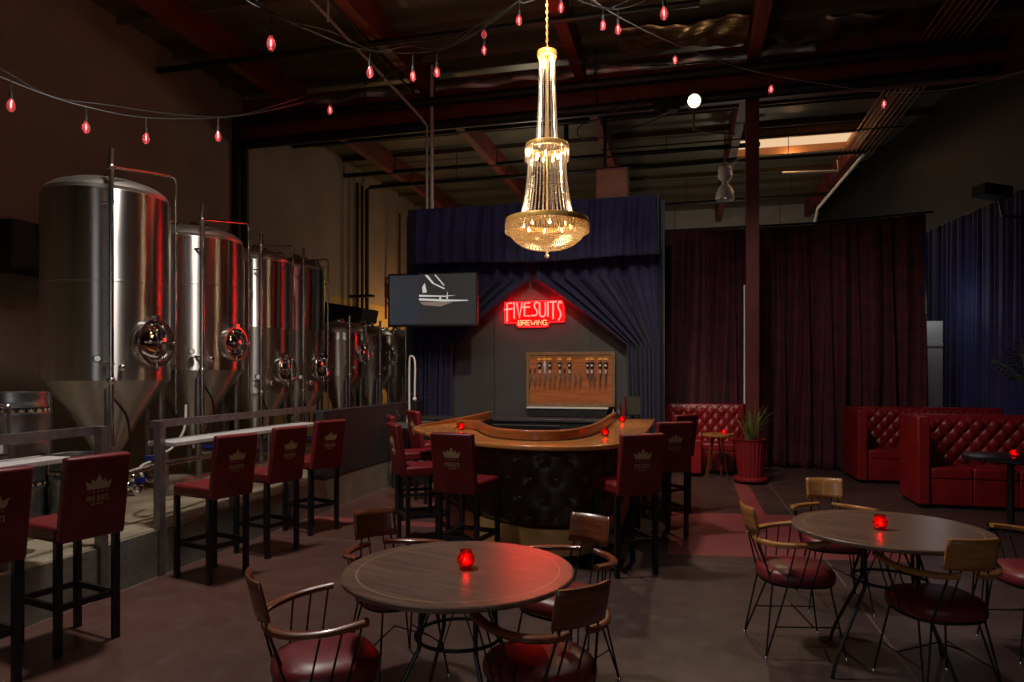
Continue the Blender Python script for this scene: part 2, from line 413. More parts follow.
pipe('sprinkler_pipe', [(-7.6,15.6,.0),(-7.6,15.6,6.05),(-7.5,15.6,6.12),(3.6,15.6,6.15)], .05, pipe_b, 'rightmost black riser on the lit left wall behind the small tanks')
pipe('riser_pipe', [(-7.6,15.35,0),(-7.6,15.35,6.1)], .035, pipe_b, 'middle black riser pipe on the lit left wall behind the small tanks')
pipe('riser_pipe', [(-7.6,15.1,0),(-7.6,15.1,6.1)], .035, pipe_b, 'left black riser pipe on the lit left wall behind the small tanks')
pipe('riser_pipe', [(-7.72,17.9,.0),(-7.72,17.9,6.0)], .025, pipe_b, 'thin dark riser on the left wall beside the screen')
pipe('sprinkler_pipe', [(-1.5,18.5,5.95),(3.6,18.5,6.0)], .045, pipe_b, 'black pipe crossing the far bay above the pale back wall')
pipe('sprinkler_pipe', [(-2.,20.5,5.6),(3.7,20.5,5.6)], .05, pipe_b, 'black pipe crossing directly before the pale back wall')
pipe('wire_run', [(-1.6,13.6,5.95),(3.9,13.9,6.05)], .014, pipe_b, 'thin dark wire run crossing behind the lit spotlight')
pipe('ceiling_drop', [(-2.2,13.,4.2),(-2.2,13.,6.6)], .045, pipe_b, 'black vertical drop pipe standing above the blue valance left of the chandelier')
pipe('ceiling_drop', [(-1.35,12.,4.2),(-1.35,12.,6.6)], .03, pipe_b, 'black vertical drop pipe right behind the chandelier')
pipe('conduit_pole', [at(432,208,11.3)-Vector((0,0,.05)), at(432,60,11.3)], .03, pale_duct, 'thicker pale conduit pole rising from the blue valance to the roof')
pipe('conduit_pole', [at(427,208,11.45)-Vector((0,0,.05)), at(427,126,11.45), at(420,116,11.2), at(308,-4,9.2), at(240,-80,8.0)], .022, pale_duct, 'thin pale conduit slanting from the ceiling down to the blue valance')
pipe('ceiling_conduit', [at(328,-5,8.6), at(328,22,8.6)], .014, pale_duct, 'short pale drop rod at the top of the slanting conduit')
pipe('wire_run', [at(325,-6,8.4), at(372,48,9.6), at(420,100,11.)], .018, pipe_b, 'black rod slanting alongside the pale conduit under the ceiling')
for k in range(8):
    x = 3.12+k*.085
    o = B().tube([(x,8.,6.14),(x,12.2,6.14),(x+.05,15.9,6.14)], .014, 6).done('ceiling_conduit', duct)
    tag(o, 'thin brown conduit in the parallel bundle running under the right ceiling', 'conduit', 'bundle of conduits under the right ceiling')
pipe('drain_pipe', [at(782,173,15.3), at(838,171,15.0), at(838,160,15.0)], .03, mat('grey_pipe', (.35,.31,.27), .5, .2), 'pale grey level pipe hung under the skylight')
pipe('drain_pipe', [at(855,150,14.4), at(865,153,14.4), at(818,208,16.4), at(815,222,16.5)], .035, white_p, 'white slanting drain pipe at the right of the skylight')
# cable tray supports behind the right ceiling
pipe('ceiling_cable', catmull([at(560,60,9),at(640,66,9.3),at(740,60,9.6),at(880,48,9.6),at(1030,20,9.)]), .008, pipe_b, 'thin dark cable sagging across the near right ceiling', 'cable')
pipe('ceiling_cable', catmull([at(640,98,10.5),at(600,118,10.5),at(578,128,10.5),at(590,140,10.5),at(655,120,10.6),at(668,108,10.6)]), .010, cable_b, 'black looped cable hanging left of the lit spotlight', 'cable')

# ------------------------------------------------------------------ fermentation tanks
def tank(loc, r, ztop, zbot, seam, my, mz, mr, label, name='fermentation_tank', arm=True, gauge=True, group='tall steel tanks on the platform', hpipe=None):
    base = loc[2]
    t = thing(name, label, 'tank', loc, 0, group)
    zt, zb, zs = ztop-base, zbot-base, seam-base
    B().lathe([(r*.985,zb-.01),(r,zb),(r,zs-.012),(r*1.006,zs-.008),(r*1.006,zs+.008),(r,zs+.012),(r,zt-.03),(r*.99,zt-.01),(r*.96,zt)], 72).done('shell', steel, t)
    B().lathe([(r*.96,zt),(r*.975,zt+.03),(r*.93,zt+.06),(r*.82,zt+.105),(r*.6,zt+.15),(r*.3,zt+.18),(0,zt+.19)], 64).done('dome', dome_m, t)
    cz = .22*0+max(.17, zb-(r*1.45))
    B().lathe([(r*.985,zb),(r*.5,(zb+cz)/2),(.07,cz),(.05,cz-.05),(.05,cz-.1),(0,cz-.1)], 64).done('cone', steel, t)
    q = r*.60
    for sx in (-1,1):
        for sy in (-1,1):
            B().tube([(sx*q,sy*q,.02),(sx*q,sy*q,zb-.02)], .034 if r > .5 else .028, 12).lathe([(.055,0),(.055,.02),(.03,.03)],12,(sx*q,sy*q,0)).ball((sx*q,sy*q,zb),.045).done('leg', steel_d, t)
    # manway on the +X side
    a = my; M = Matrix.Translation((r*cos(a), r*sin(a), mz-base)) @ Matrix.Rotation(a,4,'Z') @ Matrix.Rotation(PI/2,4,'Y')
    w = B().lathe([(mr,-.06),(mr,.035),(mr*.96,.05),(mr*.86,.05),(mr*.84,.02)], 40, (0,0,0), M).done('manway_collar', steel_s, t)
    w = B().lathe([(mr*.84,.02),(mr*.80,.035),(mr*.55,.06),(mr*.3,.075),(0,.08)], 40, (0,0,0), M).done('manway_door', chrome, t)
    h = B()
    for k in range(4):
        an = PI/4*0+k*PI/2
        h.cyl(M@Vector((0,0,.10)), M@Vector((mr*.62*cos(an),mr*.62*sin(an),.115)), .008, 8).ball(M@Vector((mr*.62*cos(an),mr*.62*sin(an),.115)), .016)
    h.cyl(M@Vector((0,0,.06)), M@Vector((0,0,.13)), .016).box(M@Vector((-mr*.98,0,.04)),(.05,.05,.05)).cyl(M@Vector((mr*.7,0,.05)), M@Vector((mr*1.1,0,.05)), .012)
    h.done('wheel_handle', steel_s, w)
    # top fittings
    for (x,y,rr,hh) in ((.0,.0,.06,.16),(r*.45,-.2*r,.035,.1),(r*.5,.45*r,.05,.09),(-r*.3,.5*r,.03,.12)):
        B().lathe([(rr,0),(rr,hh*.6),(rr*1.3,hh*.6),(rr*1.3,hh*.75),(rr*.7,hh),(0,hh)],16,(x,y,zt+.08)).done('top_fitting', chrome, t)
    # sample valve
    B().tube([(r*cos(-.6),r*sin(-.6),zb+.12),(r*cos(-.6)+.06,r*sin(-.6)-.05,zb+.12)], .02).ball((r*cos(-.6)+.07,r*sin(-.6)-.06,zb+.12),.035).done('sample_valve', chrome, t)
    if arm:
        x = r*.82; ya, yb = arm
        top = hpipe-base
        B().tube([(x,ya,zb-.6),(x,ya,top+.10)], .022, 10).ball((x,ya,zb),.04).ball((x,ya,top-.07),.035).done('vent_pipe', steel_s, t)
        B().tube([(x,ya,top-.07),(x,yb-.06,top+.05),(x,yb-.02,top+.045),(x,yb,top+.01),(x,yb,top-.05),(x,yb,zb-.35)], .013, 10).done('cleaning_pipe', steel_s, t)
        for zz in (zt-.15, zb+.15):
            for yy in (ya, yb): B().tube([(x-.1,yy,zz),(x+.03,yy,zz)],.012).done('pipe_bracket', chrome, t)
    if gauge:
        gx, gy = r*cos(-.95)+.04, r*sin(-.95)-.04
        g = B().tube([(gx,gy,zb+.2),(gx+.03,gy-.02,zb+.2)], .032, 20).done('pressure_gauge', chrome, t)
        B().tube([(gx+.03,gy-.02,zb+.2),(gx+.034,gy-.023,zb+.2)], .026, 20).done('gauge_face', gauge_w, g)
    B().tube(catmull([(r*.7,-.5*r,zb+.16),(r*.75,-.7*r,zb-.1),(r*.7,-.3*r,zb-.35),(r*.55,-.1*r,cz+.1),(.06,0,cz-.02)]), .011, 8).done('drain_hose', cable_b, t)
    v = B().tube([(0,0,cz-.08),(.12,0,cz-.14),(.3,0,cz-.14)], .03).ball((.3,0,cz-.14),.045).done('outlet_valve', chrome, t)
    B().box((.2,0,cz-.08),(.12,.03,.03)).box((.25,.05,cz-.08),(.03,.09,.02)).done('valve_lever', blueclamp, v)
    return t
P = .37
tank((-5.50,5.60,P), .555, 3.27, 1.50, 2.42, -.05, 1.86, .235, 'largest steel fermenting tank at the left with a red glint on its round hatch', arm=(-.42,.40), hpipe=3.51)
tank((-5.53,6.86,P), .55, 3.07, 1.60, 2.55, -.05, 1.90, .20, 'second steel fermenting tank from the left, just behind the largest one', arm=(-.42,.40), hpipe=3.30)
tank((-5.50,8.00,P), .455, 3.01, 1.32, 2.15, -.05, 1.61, .20, 'third steel fermenting tank from the left, tall and narrow', arm=(-.42,.30), hpipe=3.22)
tank((-5.50,8.98,P), .41, 3.05, 1.31, 2.17, -.05, 1.65, .20, 'fourth steel fermenting tank, tall and narrow, last of the tall ones', arm=(-.36,.32), hpipe=3.20)
for k, (y, lb) in enumerate(((9.92,'first small steel tank to the right of the tall tanks'),(11.0,'middle one of the three small steel tanks behind the half wall'),(12.1,'last small steel tank, partly hidden below the wall screen'))):
    tank((-5.3,y,P), .40, 2.19, 1.53, 2.08, -.05, 1.87, .15, lb, name='brew_tank', arm=(-.3,.25), hpipe=2.34, gauge=False, group='small steel tanks behind the half wall')

# kegs
def keg(loc, r, h, label, group='kegs on the platform'):
    t = thing('beer_keg', label, 'keg', loc, 0, group)
    pr = [(r*.93,0),(r*.97,.02),(r*.93,.05),(r*.96,.08),(r,.12)]
    for z in (.3,.7): pr += [(r,h*z-.02),(r*1.03,h*z-.008),(r*1.03,h*z+.008),(r,h*z+.02)]
    pr += [(r,h-.12),(r*.97,h-.08),(r*.93,h-.06),(r*.97,h-.02),(r*.95,h),(r*.88,h-.005),(r*.88,h-.06),(0,h-.05)]
    B().lathe(pr, 40).done('keg_body', steel_d, t)
    B().lathe([(r*1.004,h-.155),(r*1.012,h-.15),(r*1.012,h-.115),(r*1.0,h-.11)], 40).done('label_band', black_m, t)
    m = B()
    for k in range(22):
        a = k*2*PI/22; M = Matrix.Translation((r*1.014*cos(a), r*1.014*sin(a), h-.133)) @ Matrix.Rotation(a+PI/2,4,'Z') @ Matrix.Rotation(PI/2,4,'X')
        w = .016; m.prism([(-w,-w*.7),(w,-w*.7),(w*1.1,w*.6),(w*.5,-.1*w),(0,w),(-w*.5,-.1*w),(-w*1.1,w*.6)], -.001, .001, M)
    m.done('crown_marks', emblem_m, t)
    B().lathe([(.03,h-.05),(.035,h-.02),(0,h-.015)],16).done('keg_valve', chrome, t)
keg((-4.75,4.02,P), .2, .53, 'lower steel keg of the stack at the left edge')
keg((-4.75,4.02,P+.535), .2, .53, 'upper steel keg of the stack at the left edge, crown-marked band round its top')
keg((-4.45,4.22,P), .155, .6, 'slim steel keg on the platform right of the keg stack, behind the ledge')
t = thing('hand_truck', 'steel tube hand truck handle beside the stacked kegs', 'hand truck', (-4.45,3.55,P))
B().tube(catmull([(0,-.16,.02),(0,-.16,.9),(0,-.13,.97),(0,.0,1.0),(0,.13,.97),(0,.16,.9),(0,.16,.02)],5), .014).done('tube_frame', steel_d, t)
B().box((0,0,.35),(.02,.32,.02)).box((0,0,.65),(.02,.32,.02)).done('cross_bar', steel_d, t)
B().box((.1,0,.012),(.22,.34,.012)).done('toe_plate', steel_d, t)
B().box((.012,.06,.72),(.006,.09,.11)).done('paper_tag', white_p, t)
# wall box with hoses at far left
t = thing('hose_reel_box', 'black wall box with hanging hoses left of the largest tank', 'equipment', (-7.78,7.0,0))
B().bx(0,.5,-.9,.95,2.75,3.3).done('cabinet', black_p, t, bevel=.02)
for k,(y,z) in enumerate(((-.3,1.2),(.25,1.0),(.45,2.1),(.6,2.2))):
    B().tube(catmull([(.5,y-.25,3.1),(.6,y-.1,3.45),(.62,y,3.2),(.6,y+.03,2.2),(.55,y+.1,z)]), .02, 8).done('hose', cable_b, t)
B().tube(catmull([(.5,.6,3.3),(.55,.7,3.45),(.55,.85,3.45),(.55,.9,3.2)]), .02).done('bracket', black_m, t)
# floor hoses on the platform
for lb, pts in (('clear hose looped at the foot of the largest tank', [at(150,462,6.0),at(140,468,5.8),at(146,480,5.7),at(162,482,5.9)]),
                ('pale hose arcing down in front of the second tank', [at(186,405,6.6),at(184,430,6.5),at(172,448,6.4),at(160,454,6.3)])):
    pipe('hose', catmull(pts), .012, hose_m, lb, 'hose')
t = thing('process_pipe', 'low steel pipe run with blue clamps on the platform behind the rail', 'pipe')
B().tube([at(118,476,5.3),at(162,464,5.7),at(240,450,7.0)], .022).tube([at(118,490,5.4),at(118,470,5.2)],.02).done('steel_tube', steel_s, t)
B().ball(at(138,488,5.5),.045).ball(at(128,486,5.5),.04).done('clamp', chrome, t)
B().box(at(140,480,5.5),(.05,.06,.04)).box(at(150,458,5.7),(.07,.06,.04)).done('clamp_lever', blueclamp, t)
t = thing('equipment_skid', 'low metal pipe frame under the tanks behind the drink ledge', 'equipment', (-4.8,6.6,P))
for z in (.12,.5): B().tube([(-.1,-.9,z),(-.1,1.6,z)],.02).done('rail', steel_d, t)
for y in (-.9,0,.8,1.6): B().tube([(-.1,y,0),(-.1,y,.5)],.018).done('leg', steel_d, t)
# grain hopper and bracket on the lit wall
t = thing('grain_hopper', 'black slanted hopper standing behind the first small tank', 'equipment', (-6.6,12.6,P))
B().prism([(-.5,2.05),(.5,2.2),(.55,2.45),(-.5,2.62)], -.35,.35, Matrix.Rotation(PI/2,4,'X')).done('hopper', black_p, t)
for x in (-.4,.4):
    for y in (-.25,.25): B().tube([(x,y,0),(x*.9,y,2.1)],.022).done('leg', black_m, t)
B().box((.35,0,2.72),(.5,.12,.05)).done('lid_handle', black_m, t)
t = thing('wall_bracket', 'rusty triangular bracket on the lit wall beside the screen', 'bracket', (-7.8,17.1,3.0))
B().tube([(.03,0,0),(.03,0,1.1)],.03).tube([(.03,0,1.1),(.7,0,1.1)],.03).tube([(.03,0,.35),(.62,0,1.08)],.025).bx(.0,.3,-.04,.04,.55,.95).done('bracket_frame', colmat, t)

# ------------------------------------------------------------------ drink rail
t = thing('guard_rail', 'flat grey guard rail with a white ledge at the far left, behind the nearest stools', 'railing')
B().bx(-4.03,-4.0,1.2,4.02,1.14,1.20).done('flat_bar', rail_m, t)
for y in (1.4,3.98): B().bx(-3.99,-3.93,y-.03,y+.03,.0,1.2).done('post', rail_m, t)
B().bx(-4.1,-3.84,1.2,3.62,1.0,1.035).done('ledge', white_l, t, bevel=.006)
for y in (1.9,3.3): B().bx(-4.05,-4.0,y,y+.03,.37,1.0).done('ledge_post', rail_m, t)
t = thing('guard_rail', 'flat grey guard rail with a white ledge running behind the three far stools', 'railing')
B().bx(-4.05,-4.02,4.53,6.95,1.14,1.20).done('flat_bar', rail_m, t)
for y in (4.53,5.44,6.35): B().bx(-3.99,-3.93,y-.03,y+.03,.0,1.2 if y < 5 else 1.0).done('post', rail_m, t)
B().bx(-4.1,-3.84,4.56,6.72,1.0,1.035).done('ledge', white_l, t, bevel=.006)
B().bx(-4.1,-4.05,6.6,6.7,.9,1.1).done('end_bracket', steel_d, t)

# ------------------------------------------------------------------ bar stools
def crown(bld, M, w):
    pts = [(-.5,-.12),(-.62,.28),(-.36,.14),(-.30,.36),(-.16,.22),(0,.55),(.16,.22),(.30,.36),(.36,.14),(.62,.28),(.5,-.12)]
    bld.prism([(x*w,y*w) for x,y in pts], 0, .0012, M)
def make_stool(label):
    t = thing('bar_stool', label, 'stool', (0,0,0), 0, 'red bar stools')
    B().bx(-.20,.22,-.19,.19,.635,.725).done('seat', red_l, t, bevel=.022)
    lean = .14
    M = Matrix.Translation((-.205,0,.64)) @ Matrix.Rotation(-lean,4,'Y')
    b = B(); b.box((0,0,.235),(.06,.37,.48)); b._xf(b.bm.verts, M)
    bk = b.done('backrest', red_l, t, bevel=.016)
    e = B(); ME = M @ Matrix.Translation((-.0305,0,.30)) @ Matrix.Rotation(-PI/2,4,'Z') @ Matrix.Rotation(PI/2,4,'X')
    crown(e, ME, .125)
    for k in range(5): e.prism([(-.05+k*.025+sx*.005,-.03+sy*.005) for sx,sy in ((-1,0),(0,-1),(1,0),(0,1))],0,.0012,ME)
    text_mesh(e, 'FIVE SUITS', .046, ME @ Matrix.Translation((0,-.085,0)), xscale=.62, offset=.0004)
    text_mesh(e, 'BREWING', .016, ME @ Matrix.Translation((0,-.107,0)))
    e.done('emblem', emblem_m, bk, label='tan printed crown emblem')
    for x in (-.175,.20):
        for y in (-.165,.165):
            B().box((x,y,.32),(.037,.037,.64)).done('leg', black_w, t, bevel=.003)
    for y in (-.165,.165): B().box((.0125,y,.27 if y<0 else .27),(.34,.022,.034)).done('side_stretcher', black_w, t)
    B().box((.20,0,.27),(.022,.30,.034)).done('footrest', black_w, t)
    B().box((-.175,0,.27),(.022,.30,.034)).done('back_stretcher', black_w, t)
    return t
stools = [
 (-3.50,2.66,168,'nearest bar stool, cut by the left edge of the photo, before the ledge'),
 (-3.50,3.29,167,'second bar stool from the left, its tall back dark, beside the tank platform'),
 (-3.55,4.62,165,'third bar stool of the ledge row, just right of the gap in the guard rail'),
 (-3.56,5.36,166,'fourth bar stool of the ledge row, next to the last'),
 (-3.62,6.20,160,'last bar stool of the ledge row, beside the dark half wall'),
 (-1.70,5.32,80,'bar stool at the front left of the bar, crown emblem facing the camera'),
 (-2.38,6.03,37,'bar stool left of the bar seen from the side, nearest of the three there'),
 (-2.86,7.05,33,'bar stool mostly hidden behind the side-on stool at the left of the bar'),
 (-2.99,7.98,42,'farthest bar stool at the left of the bar, below the screen'),
 (-.46,5.56,122,'bar stool at the front right of the bar, its crown emblem brightest on that side'),
 (-.22,6.90,118,'bar stool behind the front right one, on the right side of the bar'),
 (-.20,8.02,140,'farthest bar stool on the right side of the bar'),
]
s0 = make_stool(stools[0][3]); s0.location = (stools[0][0],stools[0][1],0); s0.rotation_euler = (0,0,rad(stools[0][2]))
for x,y,a,l in stools[1:]: dup(s0, l, (x,y,0), rad(a))

# ------------------------------------------------------------------ the bar
OI = [((-2.46,8.25),(-2.36,8.22)),((-2.62,7.5),(-2.36,7.6)),((-2.76,6.92),(-2.36,7.1)),((-2.74,6.68),(-2.33,6.82)),((-2.55,6.4),(-2.2,6.68)),
      ((-2.25,6.02),(-2.02,6.56)),((-1.95,5.70),(-1.82,6.15)),((-1.6,5.42),(-1.6,5.80)),((-1.15,5.28),(-1.25,5.64)),((-.72,5.40),(-.95,5.80)),
      ((-.48,5.75),(-.83,6.25)),((-.38,6.5),(-.79,6.9)),((-.36,7.6),(-.80,7.7)),((-.36,8.65),(-.81,8.5))]
KS = 6
O_ = catmull([(*p[0],0) for p in OI], KS); I_ = catmull([(*p[1],0) for p in OI], KS)
def offs(C, d):
    out = []
    for i,p in enumerate(C):
        a = C[max(i-1,0)]; b = C[min(i+1,len(C)-1)]; t = (b-a).normalized(); nrm = Vector((-t.y,t.x,0))
        out.append(p+nrm*d)
    return out
def tuftf(u, v):
    a = abs(sin(PI*(u+v)))*abs(sin(PI*(u-v))); return a**.4
bar = thing('bar_counter', 'horseshoe bar with honey wood top, buttoned brown leather front and brass band', 'bar')
B().strip(O_, I_, .962, 1.003).done('countertop', barwood, bar, bevel=.012)
k3 = 3*KS+2
lipA = I_[k3:]; 
B().strip(lipA, offs(lipA,.055), 1.003, 1.09).done('raised_rim', barlip, bar, bevel=.012)
lipL = [Vector((-2.72,6.80,0)),Vector((-2.55,7.3,0)),Vector((-2.40,7.8,0)),Vector((-2.33,8.25,0))]
lipL = catmull(lipL,4)
B().strip([p+Vector((-.05,0,0)) for p in lipL], lipL, 1.003, [1.006+.085*(i/(len(lipL)-1))**.7 for i in range(len(lipL))]).done('wing_rim', barlip, bar, bevel=.01)
B().bx(-2.37,-2.32,7.0,8.25,.0,1.0).done('wing_panel', black_p, bar)
FR = offs(O_[3*KS:], .28); INN = offs(FR, .16)
B().strip(FR, INN, 0, .962).done('bar_body', black_p, bar)
# length parameter along front
LEN = [0]
for a,b_ in zip(FR, FR[1:]): LEN.append(LEN[-1]+(b_-a).length)
def fr(s):
    s = max(0, min(LEN[-1]-1e-6, s))
    for i in range(len(LEN)-1):
        if LEN[i+1] >= s:
            t = (s-LEN[i])/(LEN[i+1]-LEN[i]); p = FR[i].lerp(FR[i+1], t)
            tt = (FR[min(i+2,len(FR)-1)]-FR[max(i-1,0)]).normalized(); return p, Vector((tt.y,-tt.x,0))
def front(u, v):
    s = u*LEN[-1]; p, nr = fr(s); z = .29+v*.67
    uu = s/.21; vv = (z-.30)/.32+.25; best = 9
    for du in (0,.5,1):
        for dv in (0,.5,1):
            a = math.floor(uu)+du; c = math.floor(vv)+dv
            if abs(round(a+c)-(a+c)) < .01: best = min(best, ((uu-a)*.21)**2+((vv-c)*.32)**2)
    h = (.012+.028*(1-math.exp(-best/.0022))+.006*tuftf(uu, vv))*min(1,min(v,1-v)*9)
    q = p + nr*(.005+h); q.z = z; return q
B().grid(front, 520, 70).done('leather_front', brown_l, bar, ang=80)
bt = B()
for i in range(int(LEN[-1]/.105)+1):
    for j in range(-1,6):
        for_s = i*.105
        u = for_s/.21; v = j*.5
        # lattice where both sines vanish: u+v and u-v integers
        if abs((u+v)-round(u+v)) < 1e-6 and abs((u-v)-round(u-v)) < 1e-6:
            z = .30+(v-.25)*.32
            if .33 < z < .9:
                p, nr = fr(for_s); bt.ball((p.x+nr.x*.012, p.y+nr.y*.012, z), .010, 8, 5)
bt.done('upholstery_buttons', steel_s, bar)
nn = len(FR); a0 = int(nn*.30)
B().strip(offs(FR[a0:],-.045), offs(FR[a0:],.0), .08, .295).done('brass_band', brass, bar)
B().strip(offs(FR[:a0],-.03), offs(FR[:a0],.0), .08, .30).done('wood_kick_panel', walnut, bar)

# ------------------------------------------------------------------ candles
def make_candle(label):
    t = thing('candle_holder', label, 'candle holder', (0,0,0), 0, 'red glass candle holders')
    r = .038
    pr = [(0,0),(.022,0),(.030,.008),(.039,.026),(.039,.042),(.030,.060),(.025,.068),(.027,.076),(.0255,.076),(.023,.068),(.028,.060),(.037,.042),(.037,.026),(.028,.010),(0,.008)]
    B().lathe(pr, 20).done('glass', red_glass, t)
    c = B().lathe([(0,.009),(.018,.009),(.018,.022),(0,.023)],14).done('candle', white_p, t)
    B().lathe([(0,.024),(.007,.030),(.008,.037),(.004,.048),(0,.056)],8).done('flame', flame, c)
    return t
cands = [((-.905,2.80,.7475),'red glass candle holder on the near left round table'),
 ((1.00,4.02,.7475),'red glass candle holder on the right round table'),
 (at(461,431,6.85),'red glass candle holder on the left of the bar top behind a stool'),
 (at(605,438,6.2),'red glass candle holder on the right of the bar top by the rim'),
 (at(622,424,7.9),'farthest red glass candle holder on the bar top, at its right arm'),
 ((.55,10.60,.665),'glowing red candle holder on the little table behind the potted plant'),
 ((3.14,7.80,.7475),'red glass candle holder on the black pedestal table before the booth')]
c0 = make_candle(cands[0][1]); c0.location = cands[0][0]
for i,(p,l) in enumerate(cands[1:]):
    p = Vector(p)
    if i in (1,2,3): p.z = 1.003
    dup(c0, l, p)

# ------------------------------------------------------------------ round tables
def make_table(label):
    t = thing('round_table', label, 'table', (0,0,0), 0, 'round brown tables with wire bases')
    B().lathe([(0,.715),(.43,.715),(.478,.722),(.487,.730),(.487,.742),(.482,.7465),(0,.7465)], 96).done('tabletop', tabletop, t)
    for k in range(4):
        a = PI/4+k*PI/2+.2
        pts = [(.17*cos(a),.17*sin(a),.715),(.175*cos(a),.175*sin(a),.47),(.2*cos(a),.2*sin(a),.40),(.36*cos(a),.36*sin(a),.11),(.40*cos(a),.40*sin(a),.0)]
        B().tube(catmull(pts,4), .0095, 8).done('leg', black_m, t)
    for k in range(8):
        a = k*PI/4+.2; a2 = a+.5
        B().tube([(.12*cos(a2),.12*sin(a2),.715),(.18*cos(a),.18*sin(a),.47),(.12*cos(a-.5),.12*sin(a-.5),.715)], .0055, 6).done('wire_strut', black_m, t)
    B().tube([(.182*cos(2*PI*k/40),.182*sin(2*PI*k/40),.47) for k in range(40)], .008, 8, closed=True).done('base_ring', black_m, t)
    B().lathe([(.0,.705),(.2,.705),(.2,.7155),(0,.7155)],32).done('mounting_plate', black_m, t)
    return t
t0 = make_table('round brown table at the front left with an open red sheen on its top'); t0.location = (-.93,2.78,0); t0.rotation_euler = (0,0,1.3)
dup(t0, 'round brown table at the right, before the red booths', (1.06,4.08,0), 1.2)

# ------------------------------------------------------------------ spindle armchairs
def make_chair(label, wood, group):
    t = thing('spindle_armchair', label, 'chair', (0,0,0), 0, group)
    def sh(a, r):  # seat outline, rounder at the back
        c, s_ = cos(a), sin(a); e = .78
        return (.245*math.copysign(abs(c)**e, c)*r, .245*math.copysign(abs(s_)**e, s_)*r*(1 - .10*c*-1 if c > 0 else 1))
    b = B()
    prof = [(0,.395),(.9,.395),(.985,.405),(1.0,.425),(.98,.452),(.90,.472),(.6,.488),(0,.492)]
    rings = []
    for r, z in prof:
        if r == 0: rings.append([b.bm.verts.new((0,0,z))])
        else: rings.append([b.bm.verts.new((*sh(2*PI*k/36, r), z)) for k in range(36)])
    for A, C in zip(rings, rings[1:]):
        for k in range(36):
            q = []
            for v in (A[k%len(A)],A[(k+1)%len(A)],C[(k+1)%len(C)],C[k%len(C)]):
                if v not in q: q.append(v)
            b.bm.faces.new(q)
    b.done('seat', maroon, t, ang=60)
    # backrest : curved board
    def bk(u, v):
        y = (u-.5)*.29; x = -.280-.03*(1-(2*u-1)**2)-.04*(v); z = .665+v*.15; return Vector((x,y,z+.0))
    b = B().grid(bk, 16, 4); b.done('backrest', wood, t, solid=.016, bevel=0)
    # arms: bent band in two halves
    for s in (-1,1):
        pts = catmull([(.11,s*.30,.655),(.03,s*.305,.648),(-.08,s*.295,.638),(-.19,s*.235,.63),(-.265,s*.14,.63),(-.285,s*.05,.635)],6)
        n = len(pts); A = []
        b = B(); prev = None
        for i,p in enumerate(pts):
            tt = (pts[min(i+1,n-1)]-pts[max(i-1,0)]).normalized(); nr = Vector((-tt.y,tt.x,0)).normalized()
            w = .023 if i < n*.6 else .023*(1-.35*(i-n*.6)/(n*.4)); h = .014
            ring = [b.bm.verts.new(p+nr*w*c1+Vector((0,0,h*c2))) for c1,c2 in ((1,.5),(.5,1),(-.5,1),(-1,.5),(-1,-.5),(-.5,-1),(.5,-1),(1,-.5))]
            if prev:
                for k in range(8): b.bm.faces.new((prev[k],prev[(k+1)%8],ring[(k+1)%8],ring[k]))
            else: b.bm.faces.new(ring[::-1])
            prev = ring
        b.bm.faces.new(prev)
        b.done('armrest', wood, t, ang=50)
        for (x0,y0,x1,y1) in ((.03,.24,.085,.300),(-.05,.238,.0,.302),(-.13,.21,-.09,.290)):
            B().tube([(x0,s*y0,.40),(x1,s*y1,.645)], .0048, 6).done('arm_spindle', black_m, t)
        # rear upright rods from foot to backrest, front leg, rear leg
        B().tube([(-.27,s*.235,.0),(-.20,s*.155,.39),(-.297,s*.10,.685)], .0062, 6).done('back_rod', black_m, t)
        B().tube([(-.18,s*.06,.40),(-.305,s*.05,.685)], .0048, 6).done('back_spindle', black_m, t)
        B().tube([(.17,s*.17,.40),(.25,s*.235,.0)], .0065, 6).done('leg', black_m, t)
        B().tube([(-.10,s*.17,.40),(-.27,s*.235,.0)], .0065, 6).done('leg', black_m, t)
        for x in (.25,-.27): B().lathe([(.013,0),(.013,.008),(.007,.018),(0,.02)],10,(x,s*.235,0)).done('glide', chrome, t)
        B().tube([(.217,s*.207,.17),(-.20,s*.207,.17)], .0045, 6).done('side_stretcher', black_m, t)
    B().tube([(.05,-.207,.17),(-.02,0,.24),(.05,.207,.17)], .0045, 6).done('cross_stretcher', black_m, t)
    B().tube([(sh(a:=2*PI*k/24,.93)[0], sh(2*PI*k/24,.93)[1], .392) for k in range(24)], .006, 6, closed=True).done('seat_frame', black_m, t)
    t.scale = (.84,.84,1)
    return t
chairs = [
 (-1.38,2.47,43,'walnut','armchair left of the near table, seen from its side'),
 (-.55,2.65,137,'walnut','armchair right of the near table, wooden back to the camera'),
 (-.60,3.44,-114,'walnut','chair behind the near table on its right, before the brass band'),
 (-1.475,3.37,-40,'walnut','chair behind the near table on its left, toward the ledge stools'),
 (.61,4.26,12,'oak','armchair left of the right-hand table, seen from its side'),
 (.98,5.10,-88,'oak','chair on the far side of the right-hand table, facing the camera'),
 (1.21,3.85,106,'oak','nearest chair of the right-hand table, its dark back to the camera'),
 (1.93,4.52,190,'oak','chair cut by the right edge of the photo, beyond the right-hand table'),
]
protos = {}
for x,y,a,w,l in chairs:
    g = 'wire-legged wooden armchairs at the round tables'
    lab = ('dark walnut ' if w == 'walnut' else 'honey wood ') + l
    if w not in protos:
        c = make_chair(lab, walnut if w == 'walnut' else oak, g); protos[w] = c; c.location = (x,y,0); c.rotation_euler = (0,0,rad(a))
    else: dup(protos[w], lab, (x,y,0), rad(a))

